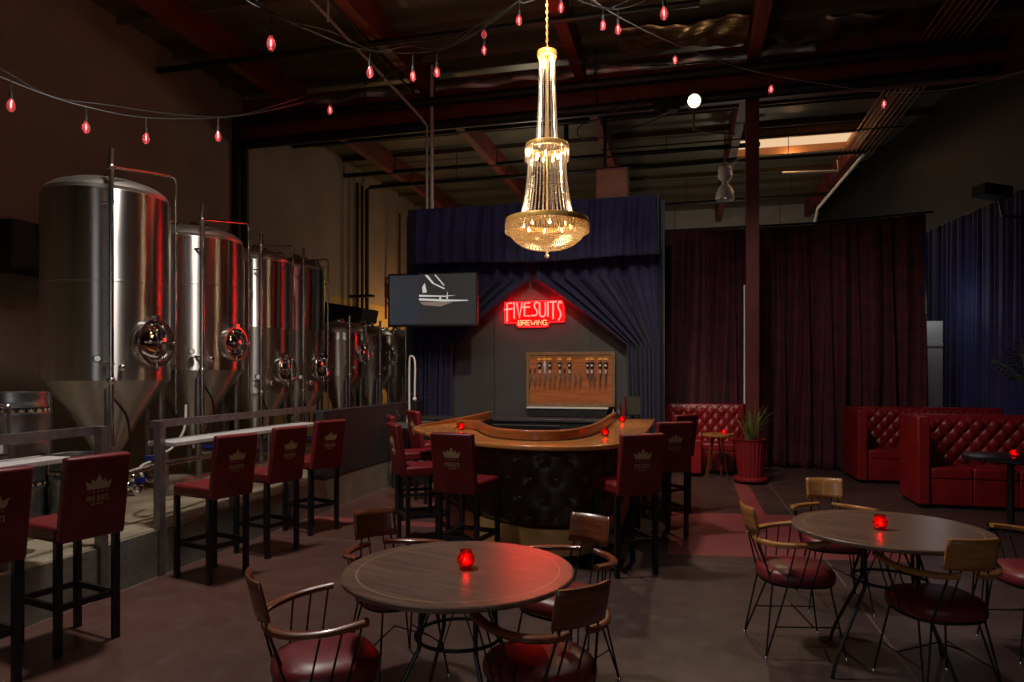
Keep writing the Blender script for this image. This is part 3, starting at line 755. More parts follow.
# ------------------------------------------------------------------ stage: backdrop, curtains, valance
YS = 10.6
struct(B().bx(-4.45,-.3,YS,YS+.06,0,4.15).done('wall_stage', stagewall))
struct(B().bx(-4.28,-.37,10.25,12.2,4.12,4.16).bx(-4.28,-4.22,10.25,12.2,3.3,4.12).bx(-.43,-.37,10.25,12.2,3.3,4.12).done('trim_12', black_p))
for x in (-2.95,-1.42): struct(B().bx(x-.004,x+.004,YS-.004,YS,.0,3.1).done('trim_13', black_p))
def fold(s, amp, seed=0):
    return amp*(sin(s*1.0+seed+.7*sin(s*.29+seed))*(.75+.35*sin(s*.37+1.7*seed))+.16*sin(s*2.3+1.3+seed)+.35*sin(s*.41+2.))
def curtain(name, p0, p1, z0, z1, m, label, per=.16, amp=.035, top=.5, group=None, dz=0, cat='curtain', seed=0, nv=24, hemdrop=0):
    p0, p1 = Vector(p0), Vector(p1); L = (p1-p0).length; d = (p1-p0)/L; nr = Vector((-d.y,d.x))
    nu = int(L/per*12)
    def f(u, v):
        s = u*L; w = top+(1-top)*(1-v)
        ph = s/per*2*PI
        o = fold(ph + .5*sin(v*4+seed), amp*w, seed)
        q = p0+d*(s+.3*amp*sin(ph*.5+v*3)) + nr*o
        return Vector((q.x,q.y, z0+(z1-z0+dz*u)*v + hemdrop*sin(s*2.1+seed)*(1-v)))
    o = B().grid(f, nu, nv).done(name, m, None, solid=.008, ang=180)
    return tag(o, label, cat, group)
# valance with returns
t = curtain('stage_valance', (-4.23,10.2), (-.40,10.2), 3.26, 4.14, bluev, 'dark blue gathered valance across the top of the stage', per=.21, amp=.035, top=.6, cat='valance', seed=.4, hemdrop=.02)
# side drapes drawn aside: width narrows to a tie point and then hangs straight
def drape(xo, xpk, xin, ztie, ztop, label, sgn):
    zp = 2.98
    def inner(z):
        if z >= ztop: return xpk
        if z > ztie:
            k = (ztop-z)/(ztop-ztie); return xpk+(xin-xpk)*(k**.92)
        return xin+(xo-xin)*.06*sin((ztie-z)*1.2)
    def f(u, v):
        z = 3.45 - v*(3.45-.02)
        x = xo+(inner(min(z, 3.0) if z < 3.0 else 3.0)-xo)*u if z < 3.0 else xo+(xpk-xo)*u
        full = abs(xpk-xo); wd = abs(x-xo)
        spread = abs(inner(min(z,3.))-xo)/full
        o = fold(u*2*PI*8, .045+.02*(1-spread), sgn) 
        sag = .05*sin(PI*min(1,max(0,(3.-z)/(3.-ztie))))*u
        return Vector((x, 10.43+o-sag, z))
    o = B().grid(f, 150, 90).done('stage_drape', bluev, None, solid=.008, ang=180)
    return tag(o, label, 'curtain', 'blue stage drapes')
drape(-4.29,-2.33,-3.58,2.02,3.0,'dark blue drape drawn to the left of the neon sign, behind the screen',0)
drape(-.34,-2.31,-.86,1.98,3.0,'dark blue drape drawn to the right of the neon sign',1.2)
# burgundy curtains and blue side curtain
curtain('burgundy_curtain', (-.62,12.0), (.82,12.0), .006, 3.97, burg, 'burgundy floor curtain left of the red column', per=.22, amp=.10, dz=-.03, group='burgundy curtains', seed=1)
curtain('burgundy_curtain', (.66,12.08), (2.22,12.08), .006, 3.95, burg, 'burgundy floor curtain directly right of the red column', per=.20, amp=.11, group='burgundy curtains', seed=2.2)
curtain('burgundy_curtain', (2.15,12.0), (3.68,12.0), .006, 3.96, burg, 'burgundy floor curtain behind the far booth, at the right end', per=.23, amp=.10, dz=.09, group='burgundy curtains', seed=3.1)
pipe('curtain_rod', [(-.63,12.05,3.99),(2.0,12.08,4.0),(3.75,12.05,4.08)], .018, pipe_b, 'dark rod carrying the burgundy curtains', 'curtain rod')
curtain('blue_wall_curtain', (4.33,14.9), (4.62,12.3), .05, 4.2, bluev2, 'royal blue wall curtain beside the white panel, the lit far part', per=.17, amp=.05, group='blue wall curtains', seed=.7)
curtain('blue_wall_curtain', (4.58,12.5), (5.05,8.2), .05, 4.2, bluev2, 'royal blue wall curtain at the right edge of the photo', per=.17, amp=.05, group='blue wall curtains', seed=1.9)
pipe('curtain_rod', [(4.36,15.0,4.22),(5.1,8.0,4.22)], .02, pipe_b, 'dark rod carrying the blue wall curtains', 'curtain rod')
t = thing('display_panel', 'narrow white upright panel showing between the burgundy and the blue curtains', 'panel', (4.1,13.2,0))
B().bx(-.3,.15,-.02,.02,.0,2.45).done('board', mat('off_white_board', (.75,.73,.66), .5), t)
B().bx(-.3,.15,-.045,-.02,2.02,2.08).done('ledge', white_p, t)

# neon sign
sc_ = .001353
cx, cy = 500, 370
sx0 = Vector((-2.29, YS-.055, 2.49))
t = thing('neon_sign', 'red neon sign reading FIVE SUITS BREWING above the beer taps', 'sign', sx0)
def NP(p, dy=0): return Vector(((p[0]-cx)*sc_, dy, (cy-p[1])*sc_))
MX = Matrix.Rotation(PI/2,4,'X')
B().prism([((x-cx)*sc_,(cy-y)*sc_) for x,y in ((150,222),(835,218),(858,300),(862,478),(690,482),(660,532),(300,532),(272,484),(150,486),(138,330))], -.012,-.004, MX @ Matrix.Translation((0,0,-.03))).done('backing_plate', plate_red, t)
L_ = {'F':[[(178,455),(178,245),(240,243)],[(150,316),(242,305)]], 'I':[[(262,425),(262,235)]], 'V':[[(293,240),(325,415),(357,240)]],
 'E':[[(452,244),(387,246),(385,394),(452,395)],[(352,292),(450,292)]],
 'S':[[(548,248),(525,238),(503,262),(508,300),(536,345),(530,378),(505,391),(468,388)]],
 'U':[[(565,242),(566,370),(585,402),(612,402),(632,370),(632,240)]], 'I2':[[(662,405),(662,235)]],
 'T':[[(682,240),(762,238)],[(722,240),(722,435)]],
 'S2':[[(822,256),(800,238),(782,262),(784,310),(804,350),(810,400),(784,452)]]}
for k, ss in L_.items():
    b = B()
    for st in ss:
        pts = [NP(p,-.012) for p in st]
        if k in ('S','S2','U'): pts = catmull(pts,4)
        b.tube(pts, .0115, 8)
    b.done('neon_letter', neon_red, t)
def lt(ch, x0, w, y0, y1):
    ym = (y0+y1)/2; x1 = x0+w
    D = {'B':[[(x0,y0),(x0,y1),(x1-3,y1),(x1,(y1+ym)/2),(x1-3,ym),(x0,ym)],[(x1-3,ym),(x1,(y0+ym)/2),(x1-3,y0),(x0,y0)]],
     'R':[[(x0,y0),(x0,y1),(x1-3,y1),(x1,(y1+ym)/2),(x1-3,ym),(x0,ym)],[(x0+w*.4,ym),(x1,y0)]],
     'E':[[(x1,y1),(x0,y1),(x0,y0),(x1,y0)],[(x0,ym),(x1-4,ym)]],
     'W':[[(x0,y1),(x0+w*.25,y0),(x0+w*.5,ym-4),(x0+w*.75,y0),(x1,y1)]],
     'I':[[(x0+w/2,y0),(x0+w/2,y1)]], 'N':[[(x0,y0),(x0,y1),(x1,y0),(x1,y1)]],
     'G':[[(x1,y1+6),(x1-8,y1),(x0+8,y1),(x0,y1+14),(x0,y0-14),(x0+8,y0),(x1,y0),(x1,ym+2),(x0+w*.55,ym+2)]]}
    return D[ch]
x = 312
for ch, w in (('B',38),('R',38),('E',34),('W',54),('I',10),('N',40),('G',44)):
    b = B()
    for st in lt(ch, x, w, 500, 446): b.tube([NP(p,-.012) for p in st], .0062, 6)
    b.done('neon_small_letter', neon_warm, t, label='warm white neon letter')
    x += w+13
B().tube([NP(p,-.02) for p in ((158,472),(282,470),(302,500),(322,518),(632,520),(662,505),(676,468),(846,466),(842,300),(832,250))], .004, 6).done('neon_outline', neon_line, t)
B().tube([NP(p,-.02) for p in ((158,472),(148,340),(150,235),(560,228),(830,226))], .004, 6).done('neon_outline', neon_line, t)

# tap board
crowngold = mat('gold_paint', (.80,.45,.08), .4)
tb = thing('tap_board', 'wooden tap board with gold-topped beer handles under the neon sign', 'tap board', (-1.72,YS-.001,0))
W2 = .66
B().bx(-W2,W2,-.08,-.01,1.08,1.86).done('panel', tapwood, tb)
b = B(); b.bx(-W2-.03,W2+.03,-.105,-.01,1.84,1.89).bx(-W2-.03,W2+.03,-.105,-.01,1.05,1.10).bx(-W2-.03,-W2+.02,-.105,-.01,1.10,1.84).bx(W2-.02,W2+.03,-.105,-.01,1.10,1.84)
b.done('frame', framewood, tb, bevel=.004)
B().bx(-W2,W2,-.09,-.08,1.80,1.84).done('header_strip', oak, tb)
fx = [ -.615,-.54,-.465,-.385,-.305,-.235,-.15,-.075,0.0,.085,.165, .31,.375,.46,.545]
full = {2:1,3:2,4:1,6:1,8:1,11:1,12:1,13:1,14:1}
for i, x in enumerate(fx):
    fc = B().tube([(x,-.08,1.50),(x,-.14,1.50)],.014).lathe([(.026,-.004),(.026,.004)],12,(x,-.083,1.5),MX).tube(catmull([(x,-.14,1.53),(x,-.145,1.48),(x,-.15,1.44),(x,-.15,1.39)],3),[.013,.013,.014,.013,.012,.011,.010,.010,.010,.010]).tube([(x,-.14,1.53),(x,-.14,1.56)],.008)
    fc = fc.done('faucet', dome_m, tb)
    k = full.get(i)
    lean = (.03 if i > 10 else 0)*(1 if i < 13 else -.3)
    if k:
        h = B(); h.lathe([(.010,1.55),(.014,1.57),(.011,1.60),(.017,1.63),(.024,1.66),(.024,1.70),(.016,1.73),(.012,1.75),(.010,1.76)],12,(x-lean,-.14,0))
        h.done('tap_handle', black_p if k == 1 else white_p, fc, label='tall tap handle')
        g = B(); g.lathe([(.019,1.605),(.021,1.61),(.019,1.615)],12,(x-lean,-.14,0)).tube([(x-lean,-.166,1.68),(x-lean,-.16,1.68)],.016,12).lathe([(.013,1.735),(.015,1.74),(.013,1.745)],12,(x-lean,-.14,0)).tube([(x-lean,-.14,1.56),(x-lean,-.14,1.6)],.016)
        g.done('silver_ring', gauge_w, fc)
        c = B(); M = Matrix.Translation((x-lean,-.15,1.775)) @ MX; crown(c, M, .068); c.prism([(-.03,-.012),(.03,-.012),(.03,.006),(-.03,.006)],-.004,.02,M)
        c.done('handle_crown', crowngold, fc)
    elif i in (0,1,7):
        B().lathe([(.008,1.56),(.014,1.6),(.01,1.63),(0,1.64)],10,(x,-.14,0)).done('tap_handle', colmat if i < 2 else black_p, fc, label='short tap handle')
# drip shelf
t = thing('drip_shelf', 'white metal drip shelf projecting under the tap board', 'shelf', (-1.74,YS,0))
B().bx(-.64,.62,-.22,0,1.02,1.045).done('tray', white_p, t, bevel=.004)
B().bx(-.6,.6,-.20,-.01,.9,1.02).done('skirt', black_p, t)
# back counter
t = thing('back_counter', 'long black back-bar counter along the stage wall', 'counter', (-2.3,10.1,0))
B().bx(-1.95,1.75,-.30,.12,.0,.86).done('cabinet', black_p, t)
B().bx(-2.0,1.8,-.33,.14,.86,.90).done('worktop', mat('dark_worktop', (.05,.05,.055), .25), t, bevel=.004)
B().bx(-.45,.55,-.335,-.33,.80,.815).done('metal_strip', steel_d, t)
# machine left
t = thing('espresso_grinder', 'black coffee grinder standing on the back counter left of the bar', 'appliance', (-4.05,9.9,.90))
B().box((0,0,.12),(.20,.24,.24)).lathe([(.06,.24),(.10,.30),(.10,.36),(.03,.37),(0,.37)],20).done('grinder_body', black_p, t, bevel=.01)
B().tube([(.02,-.14,.2),(.02,-.2,.2)],.02).ball((.06,-.13,.26),.02).ball((.02,-.13,.05),.018).done('metal_fittings', chrome, t)
B().tube([(.1,0,.3),(.26,0,.29)],.008).done('spout', steel_s, t)
# register and bottles right
t = thing('point_of_sale_screen', 'black register screen on the back counter at the right of the stage', 'screen', (-.72,9.95,.90), rad(15))
B().box((0,0,.2),(.22,.03,.28),rx=-.15).tube([(0,.02,0),(0,.02,.2)],.02).box((0,.02,.01),(.16,.14,.02)).done('screen_body', black_p, t, bevel=.005)
B().box((0,-.018,.2),(.2,.004,.24),rx=-.15).done('display', mat('dim_glass', (.06,.055,.04), .25), t)
for i,(dx,hh,mm,lb) in enumerate(((-.19,.30,steel_s,'silver bottle left of the register screen'),(-.27,.16,steel_s,'short clear glass standing farthest left of the register screen'),(-.12,.33,maroon,'dark red capped bottle beside the register screen'))):
    o = B().lathe([(0,0),(.028,0),(.03,.01),(.03,hh*.6),(.012,hh*.75),(.012,hh),(0,hh)],16).done('bottle' if i != 1 else 'drinking_glass', mm); o.location = (-.72+dx,9.85,.90); tag(o, lb, 'bottle' if i != 1 else 'glass')
# TV
t = thing('wall_screen', 'black framed flat screen hung left of the stage, dim picture on it', 'television', (-3.72,9.86,0), rad(5))
w, h0, h1 = .70, 2.27, 3.08
B().bx(-w,w,-.02,.05,h0,h1).done('screen_body', black_p, t, bevel=.008)
B().bx(-w+.03,w-.03,-.024,-.019,h0+.035,h1-.03).done('screen_glass', mat('screen_grey', (.012,.013,.016), .2, emis=(.55,.6,.72), estr=.045), t)
pw = B()
def SP(x,y): return ((x-480)/830*1.35, -(y-320)/470*.755+(h0+h1)/2)
MT = MX @ Matrix.Translation((0,0,.0255))
def sp(pts): pw.prism([SP(*p) for p in pts], 0, .0005, MT)
sp([(355,272),(600,285),(715,280),(600,295),(355,290)]); sp([(355,305),(600,320),(825,328),(820,336),(600,340),(355,325)])
sp([(410,85),(440,90),(500,165),(605,215),(590,222),(480,168),(430,110)]); sp([(500,85),(515,85),(600,185),(590,190)])
sp([(385,200),(410,160),(430,250),(390,255)]); sp([(545,315),(560,280),(570,318)]); sp([(615,315),(628,240),(632,318)])
pw.done('bright_picture_area', emat('screen_bright', (1.,.93,.86), .55), t)
pw = B(); sp([(352,80),(895,80),(895,548),(352,548)])
for o_ in pw.bm.verts: o_.co.y += .0008
pw.done('dim_picture_area', mat('screen_dim', (.01,.01,.01), .3, emis=(.5,.48,.46), estr=.05), t)
pw = B(); sp([(358,338),(680,345),(560,385),(400,370)]); pw.done('warm_picture_area', emat('screen_mid', (.9,.65,.5), .22), t)
B().tube([(-.2,.05,2.7),(-.2,.4,2.7)],.03).tube([(.2,.05,2.7),(.2,.4,2.7)],.03).done('mounting_arm', black_m, t)
# prep sink left of bar
t = thing('prep_sink', 'small dark prep sink with a steel spray tap against the half wall', 'sink', (-3.68,9.0,0))
gs = mat('grey_shelf',(.12,.11,.11),.4)
B().bx(-.2,.2,-.32,.32,.82,.88).done('worktop', gs, t)
B().bx(-.2,.2,-.32,.32,.3,.33).done('lower_shelf', gs, t)
for x in (-.18,.18):
    for y in (-.3,.3): B().tube([(x,y,0),(x,y,.85)],.015).done('leg', black_m, t)
B().tube(catmull([(-.1,.1,.88),(-.1,.1,1.7),(-.06,.08,1.8),(0,.06,1.72),(0,.05,1.3),(0,.05,1.2)],5),.013).ball((0,.05,1.2),.03).done('spray_tap', white_p, t, label='pale spring tap')
o = B().lathe([(0,0),(.08,0),(.095,.02),(.09,.12),(.05,.16),(.02,.17),(0,.18)],20).tube(catmull([(-.08,0,.05),(-.14,0,.12),(-.17,0,.18)],3),.01).tube(catmull([(.08,0,.04),(.14,0,.08),(.12,0,.15),(.06,0,.15)],4),.008).done('kettle', steel_s)
o.location = (-3.7,8.85,.88); tag(o,'steel kettle on the prep sink by the half wall','kettle')

# wooden box above the stage
t = thing('speaker_box', 'orange brown plywood box on top of the stage canopy right of the chandelier', 'box', (-1.13,11.2,4.172))
B().bx(-.25,.25,-.2,.2,.0,.62).done('box_body', boxwood, t, bevel=.01)
B().bx(-.255,.255,-.205,.205,.62,.64).done('lid', colmat, t)

# ------------------------------------------------------------------ chandelier
cl = at(547,222,7.0)
ch = thing('chandelier', 'tall gold and crystal bead chandelier hanging over the bar', 'chandelier', (cl.x,cl.y,0))
Z1, Z2, Z3 = cl.z, 3.86, 4.80
def ring(r, z, h, nm, n=64):
    B().lathe([(r,z-h/2),(r+.012,z-h/2),(r+.018,z),(r+.012,z+h/2),(r,z+h/2),(r-.006,z+h/2),(r-.006,z-h/2),(r,z-h/2)], n).done(nm, gold, ch)
ring(.405,Z1,.055,'lower_ring'); ring(.205,Z2,.055,'middle_ring',48); ring(.085,Z3,.06,'top_ring',32)
B().lathe([(0,Z3+.05),(.07,Z3+.04),(.09,Z3+.025)],24).done('canopy_cap', gold, ch)
b = B()
zc = Z3+.05; k = 0
while zc < 6.58:
    a = Matrix.Translation((0,0,zc+.022)) @ Matrix.Rotation((k%2)*PI/2,4,'Z')
    b.tube([a@Vector((.010*cos(q*PI/4),0,.022*sin(q*PI/4))) for q in range(8)], .0035, 5, closed=True); zc += .036; k += 1
b.done('chain', brass, ch)
B().lathe([(.05,6.57),(.06,6.6),(0,6.6)],20).done('ceiling_rose', gold, ch)
B().tube([(0,0,Z1),(0,0,Z3)],.012).done('centre_rod', gold, ch)
def strand(r0, z0, r1, z1, curve, nb, br):
    b = B()
    for i in range(nb):
        v = i/(nb-1); r = r0+(r1-r0)*(v**curve); b.octa((r,0,z0+(z1-z0)*v), br)
    return b.mesh('crystal_strand', crys, ang=5)
def strands(n, me, nm):
    for i in range(n):
        o = bpy.data.objects.new(nm, me); COL.objects.link(o); o.parent = ch; o.rotation_euler = (0,0,2*PI*i/n+.05)
strands(20, strand(.078,Z3-.03,.112,Z2+.03,1.8,44,.0076), 'upper_strand')
strands(36, strand(.19,Z2-.03,.275,Z1+.03,2.4,34,.0082), 'middle_strand')
strands(44, strand(.222,Z2-.02,.218,Z2-.13,1,6,.0105), 'middle_fringe')
b = B()
for i in range(22):
    v = i/21; r = .405*cos(v*PI/2*.97)**.75 if v < 1 else .02; z = Z1-.035-.235*sin(v*PI/2)**1.25
    nb = max(4, int(2*PI*r/.0245))
    for k in range(nb):
        a = 2*PI*(k+.5*(i%2))/nb; b.octa((r*cos(a), r*sin(a), z), .0115)
o = b.done('bead_basket', crysg, ch, ang=5); o['kind'] = 'stuff'
b = B()
for k in range(64):
    a = 2*PI*k/64
    for j in range(4): b.octa((.42*cos(a),.42*sin(a),Z1-.03-j*.024), .011)
b.done('lower_fringe', crysg, ch, ang=5)['kind'] = 'stuff'
B().octa((0,0,Z1-.31),.018).octa((0,0,Z1-.345),.026).tube([(0,0,Z1-.30),(0,0,Z1-.26)],.004).done('pendant_drop', crys, ch, ang=5)
def bulbs(n, r, z):
    for i in range(n):
        a = 2*PI*i/n+.3
        o = B().lathe([(0,-.02),(.010,-.015),(.014,.0),(.010,.02),(0,.04)],10,(r*cos(a),r*sin(a),z)).done('bulb', bulbw, ch)
bulbs(3,.05,Z3-.10); bulbs(7,.11,Z2-.10); bulbs(8,.24,Z1-.05)

# ------------------------------------------------------------------ string lights
def string_lights(wire, bl, label, r=.006, m=cable_b, two=True):
    t = thing('string_lights', label, 'string lights')
    P = catmull([at(*p) for p in wire], 6)
    B().tube(P, r, 6).done('cable', m, t)
    if two: B().tube([p+Vector((0,0,.035+.03*sin(i*.35))) for i,p in enumerate(P)], r*.8, 6).done('support_wire', m, t)
    # bulbs
    for (px, yb, yw, d) in bl:
        top = at(px,yw,d); c = at(px,yb,d)
        s = B().tube([top,(c.x,c.y,c.z+.085)], .005, 6).tube([(c.x,c.y,c.z+.09),(c.x,c.y,c.z+.045)], .015, 10)
        s = s.done('lamp_holder', cable_b, t)
        B().lathe([(0,-.055),(.016,-.048),(.028,-.028),(.031,-.008),(.026,.015),(.016,.038),(.014,.048),(0,.048)],14,c).done('bulb', bulb_glass, s)
        B().tube([c+Vector((0,0,-.02)),c+Vector((0,0,.022))], .005, 6).done('filament', filament, s)
string_lights([(-60,55,5.0),(0,77,5.2),(40,93,5.4),(86,107,5.6),(146,118,6.0),(218,118,6.6),(272,110,7.2),(330,95,7.7),(380,79,7.7),(430,57,7.6),(475,31,7.4),(515,4,7.2),(560,-30,7)],
  [(11,105,80,5.2),(86,127,107,5.6),(146,138,118,6.0),(218,136,118,6.6),(330,110,95,7.7)], 'string of red bulbs swinging across the upper left above the largest tank')
string_lights([(225,-18,4.4),(245,0,4.5),(272,14,4.6),(310,31,5.0),(345,45,5.5),(370,51,5.8),(395,53,6.0),(413,53,6.3),(437,50,6.6),(460,42,7.0),(484,28,7.4),(510,9,7.6),(535,-14,7.8)],
  [(271,43,14,4.6),(370,72,51,5.8),(413,76,53,6.3),(437,72,50,6.6),(484,50,28,7.4),(484,34,28,7.8)], 'string of red bulbs looping at the top, left of the chandelier')
string_lights([(500,-20,6.6),(519,2,6.6),(540,-2,6.6),(561,-6,6.6),(583,2,6.5),(603,8,6.5),(618,9,6.5),(640,3,6.2),(664,-14,5.2),(700,-30,5.)],
  [(519,20,2,6.6),(561,7,-6,6.6),(603,25,8,6.5),(618,29,9,6.5),(664,13,-14,5.2)], 'string of red bulbs at the top edge, right of the chandelier chain')
string_lights([(560,-30,7.2),(600,5,7.4),(640,28,7.6),(675,44,7.8),(720,62,8.0),(771,75,8.2),(830,85,8.2),(884,92,8.2),(960,88,7.8),(1060,60,7.2)],
  [(675,60,44,7.8),(771,89,75,8.2),(884,104,92,8.2)], 'thin string with three small red bulbs under the right ceiling', r=.004, m=cable_w, two=False)

# ceiling spotlight (lit), unlit spotlight, high-bay lamp
p = at(694,101,10.2)
t = thing('ceiling_spotlight', 'lit round spotlight glowing warm under the ceiling', 'spotlight', p)
M = Matrix.Rotation(YAW,4,'Z') @ Matrix.Rotation(PI/2+.25,4,'X')
B().lathe([(.09,-.0),(.10,.02),(.10,-.18),(.06,-.22),(0,-.22)],24,(0,0,0),M).done('lamp_body', black_m, t)
B().lathe([(0,.012),(.085,.012),(.085,.004),(0,.004)],24,(0,0,0),M).done('lens', spot_e, t)
B().tube(catmull([(.02,.15,-.05),(.0,.1,-.2),(.0,.12,-.34),(.08,.15,-.40),(.6,.5,-.38)],4),.018).done('power_cord', duct, t)
B().tube([(0,.1,.05),(0,.4,.12)],.02).done('clamp', black_m, t)
p = at(668,106,10.4)
t = thing('ceiling_spotlight', 'unlit black spotlight just left of the lit one', 'spotlight', p)
B().box((0,0,0),(.3,.22,.16),rz=.3).lathe([(.1,-.15),(.11,.0),(.07,.12),(0,.12)],18,(-.05,0,0),Matrix.Rotation(1.2,4,'Y')).done('lamp_body', black_p, t, bevel=.01)
B().tube([(0,0,.05),(0,.2,.16)],.02).done('clamp', black_m, t)
p = at(725,200,14.6)
t = thing('high_bay_lamp', 'white unlit bell-shaped warehouse lamp left of the red column', 'lamp', p)
B().lathe([(.19,0),(.195,.02),(.18,.16),(.13,.27),(.07,.33),(.06,.40),(0,.40)],32).done('shade', white_p, t)
B().lathe([(0,.03),(.06,.05),(.08,.12),(.04,.25)],16).done('lamp_glass', mat('frosted_glass', (.8,.8,.78), .3), t)
B().lathe([(.07,.40),(.14,.46),(.15,.50),(.13,.62),(.15,.63),(.12,.70),(0,.72)],20).done('ballast', white_p, t)
B().tube([(0,0,.7),(0,.05,6.6-p.z)],.02).done('hanger', duct, t)
B().tube([(0,0,.72),(.4,.2,.95)],.01).done('cord', duct, t)
# speaker on right wall
t = thing('wall_speaker', 'black speaker on a bracket high on the dark right wall', 'speaker', at(992,192,9.6), rad(20))
B().box((0,0,0),(.42,.26,.16),ry=.1).done('speaker_body', black_p, t, bevel=.01)
B().tube([(.1,0,-.05),(.25,.1,-.3),(.75,.2,-.3)],.02).done('bracket', black_m, t)

# ------------------------------------------------------------------ booths
def tuft(b, w, z0, z1, y, x0, depth=.045, per=.17):
    def f(u, v):
        x = x0+u*w; z = z0+v*(z1-z0)
        h = tuftf((x-x0)/per, (z-z0)/(per*1.25)+.25)*depth*min(1,min(u,1-u)*14)*min(1,(1-v)*7)
        return Vector((x, y-h, z))
    return b.grid(f, int(w/per*14), int((z1-z0)/per*12))
def tbuttons(b, w, z0, z1, y, x0, per=.17):
    i = 0
    while i*per/2 < w:
        for j in range(0,14):
            u, v = i*.5, j*.5
            if abs((u+v)-round(u+v)) < 1e-6:
                z = z0+(v-.25)*per*1.25; x = x0+u*per
                if z0+.04 < z < z1-.04 and .05 < x-x0 < w-.05: b.ball((x,y-.012,z),.010,8,5)
        i += 1
def booth(loc, W, D, H, panels, label, left_wall=True, seatz=.47, seatd=.5):
    t = thing('booth_sofa', label, 'booth', loc, 0, 'red tufted booths')
    # x from 0 (left end) to W, y: 0 front of end panel .. D back
    if left_wall:
        b = B(); b.prism([(0,0.04),(D,0.04),(D,H),(0,H)], 0, .13, Matrix(((0,0,1,0),(1,0,0,0),(0,1,0,0),(0,0,0,1)))).done('end_panel', red_booth, t, bevel=.018)
    B().bx(.13 if left_wall else 0,W,D-.16,D,.04,H).done('back_panel', red_booth, t, bevel=.018)
    b = B(); xs = .14 if left_wall else .02
    tuft(b, W-xs-.02, seatz-.02, H-.02, D-.165, xs).done('tufted_backrest', red_booth, t, ang=80)
    b = B(); tbuttons(b, W-xs-.02, seatz-.02, H-.02, D-.165, xs); b.done('buttons', red_booth, t)
    x = xs; 
    for k, pw_ in enumerate(panels):
        B().bx(x+.003,x+pw_-.003,.02,D-.2,seatz-.13,seatz).done('seat_cushion', red_booth, t, bevel=.025)
        B().bx(x+.003,x+pw_-.003,.03,D-.22,.04,seatz-.125).done('seat_base', red_booth, t, bevel=.012)
        x += pw_
    B().bx(.03,W-.03,.08,D-.03,0,.045).done('plinth', black_p, t)
    return t
booth((2.62,8.92,0), 1.95, .72, 1.06, (.44,.46,.46,.43), 'nearest red tufted booth at the right, behind the black pedestal table')
booth((2.38,10.72,0), 2.12, .95, 1.05, (.46,.5,.5,.5), 'red tufted booth behind the nearest one, before the burgundy curtain')
t = booth((-.30,11.15,0), 1.22, .72, 1.06, (.52,.5), 'red tufted booth behind the potted plant, left of the column', left_wall=False)
B().bx(.36,.54,-.42,.04,.05,.56).done('side_block', red_booth, t, bevel=.02)
# pedestal table
t = thing('pedestal_table', 'black round pedestal table before the nearest red booth', 'table', (3.12,7.82,0))
B().lathe([(0,.71),(.40,.71),(.41,.72),(.41,.74),(.40,.747),(0,.747)],48).done('tabletop', black_w, t)
B().tube([(0,0,.02),(0,0,.71)],.035).done('pedestal', black_m, t)
b = B()
for k in range(4):
    a = k*PI/2+.4; b.tube([(0,0,.05),(.27*cos(a),.27*sin(a),.02)],.018)
b.lathe([(.06,0),(.06,.06),(0,.08)],16).done('base', black_m, t)
# side table left of plant
t = thing('side_table', 'small round side table with splayed legs behind the plant pot', 'table', (.46,10.68,0))
B().lathe([(0,.63),(.22,.63),(.225,.64),(.22,.665),(0,.665)],32).done('tabletop', oak, t)
for a, m, lb in ((3.6,walnut,None),(1.2,walnut,None),(2.3,walnut,None),(-.7,steel_s,'bright silver leg')):
    o = B().tube([(.08*cos(a),.08*sin(a),.63),(.19*cos(a),.19*sin(a),.0)],.012).done('leg', m, t)
    if lb: o['label'] = lb
# potted plant
t = thing('potted_plant', 'spiky green plant in a tall ribbed red pot before the column', 'plant', (.90,10.38,0))
b = B(); b.grid(lambda u,v: Vector(((.165+.045*v)*(1+.03*cos(u*2*PI*22))*cos(u*2*PI), (.165+.045*v)*(1+.03*cos(u*2*PI*22))*sin(u*2*PI), .09+v*.52)), 176, 3, cu=True)
b.lathe([(0,.09),(.165,.09)],32).lathe([(.205,.60),(.222,.61),(.222,.63),(.20,.63),(.19,.58)],40)
b.done('pot', potmat, t, ang=60)
B().lathe([(0,.035),(.22,.035),(.235,.045),(.235,.075),(.22,.09),(0,.09)],40).done('saucer', potmat, t)
for k in range(4):
    a = k*PI/2+.5; B().ball((.17*cos(a),.17*sin(a),.02),.02).done('caster', steel_s, t)
B().lathe([(.19,.58),(0,.59)],24).done('soil', soil, t)
rnd = random.Random(3)
for k in range(22):
    a = rnd.uniform(0,2*PI); ln = rnd.uniform(.32,.62); out = rnd.uniform(.04,.32); w = rnd.uniform(.013,.021); r0 = rnd.uniform(0,.08)
    def lf(u, v, a=a, ln=ln, out=out, w=w, r0=r0):
        r = r0+out*v**1.6; z = .58+ln*v-.12*out*4*v**3*(1 if out > .12 else 0); ww = w*(1-v**2.2)+.0008
        sd = (u-.5)*2*ww
        return Vector((r*cos(a)-sd*sin(a), r*sin(a)+sd*cos(a), z+.3*abs(sd)))
    B().grid(lf, 2, 10).done('leaf', leafmat, t, solid=.002)
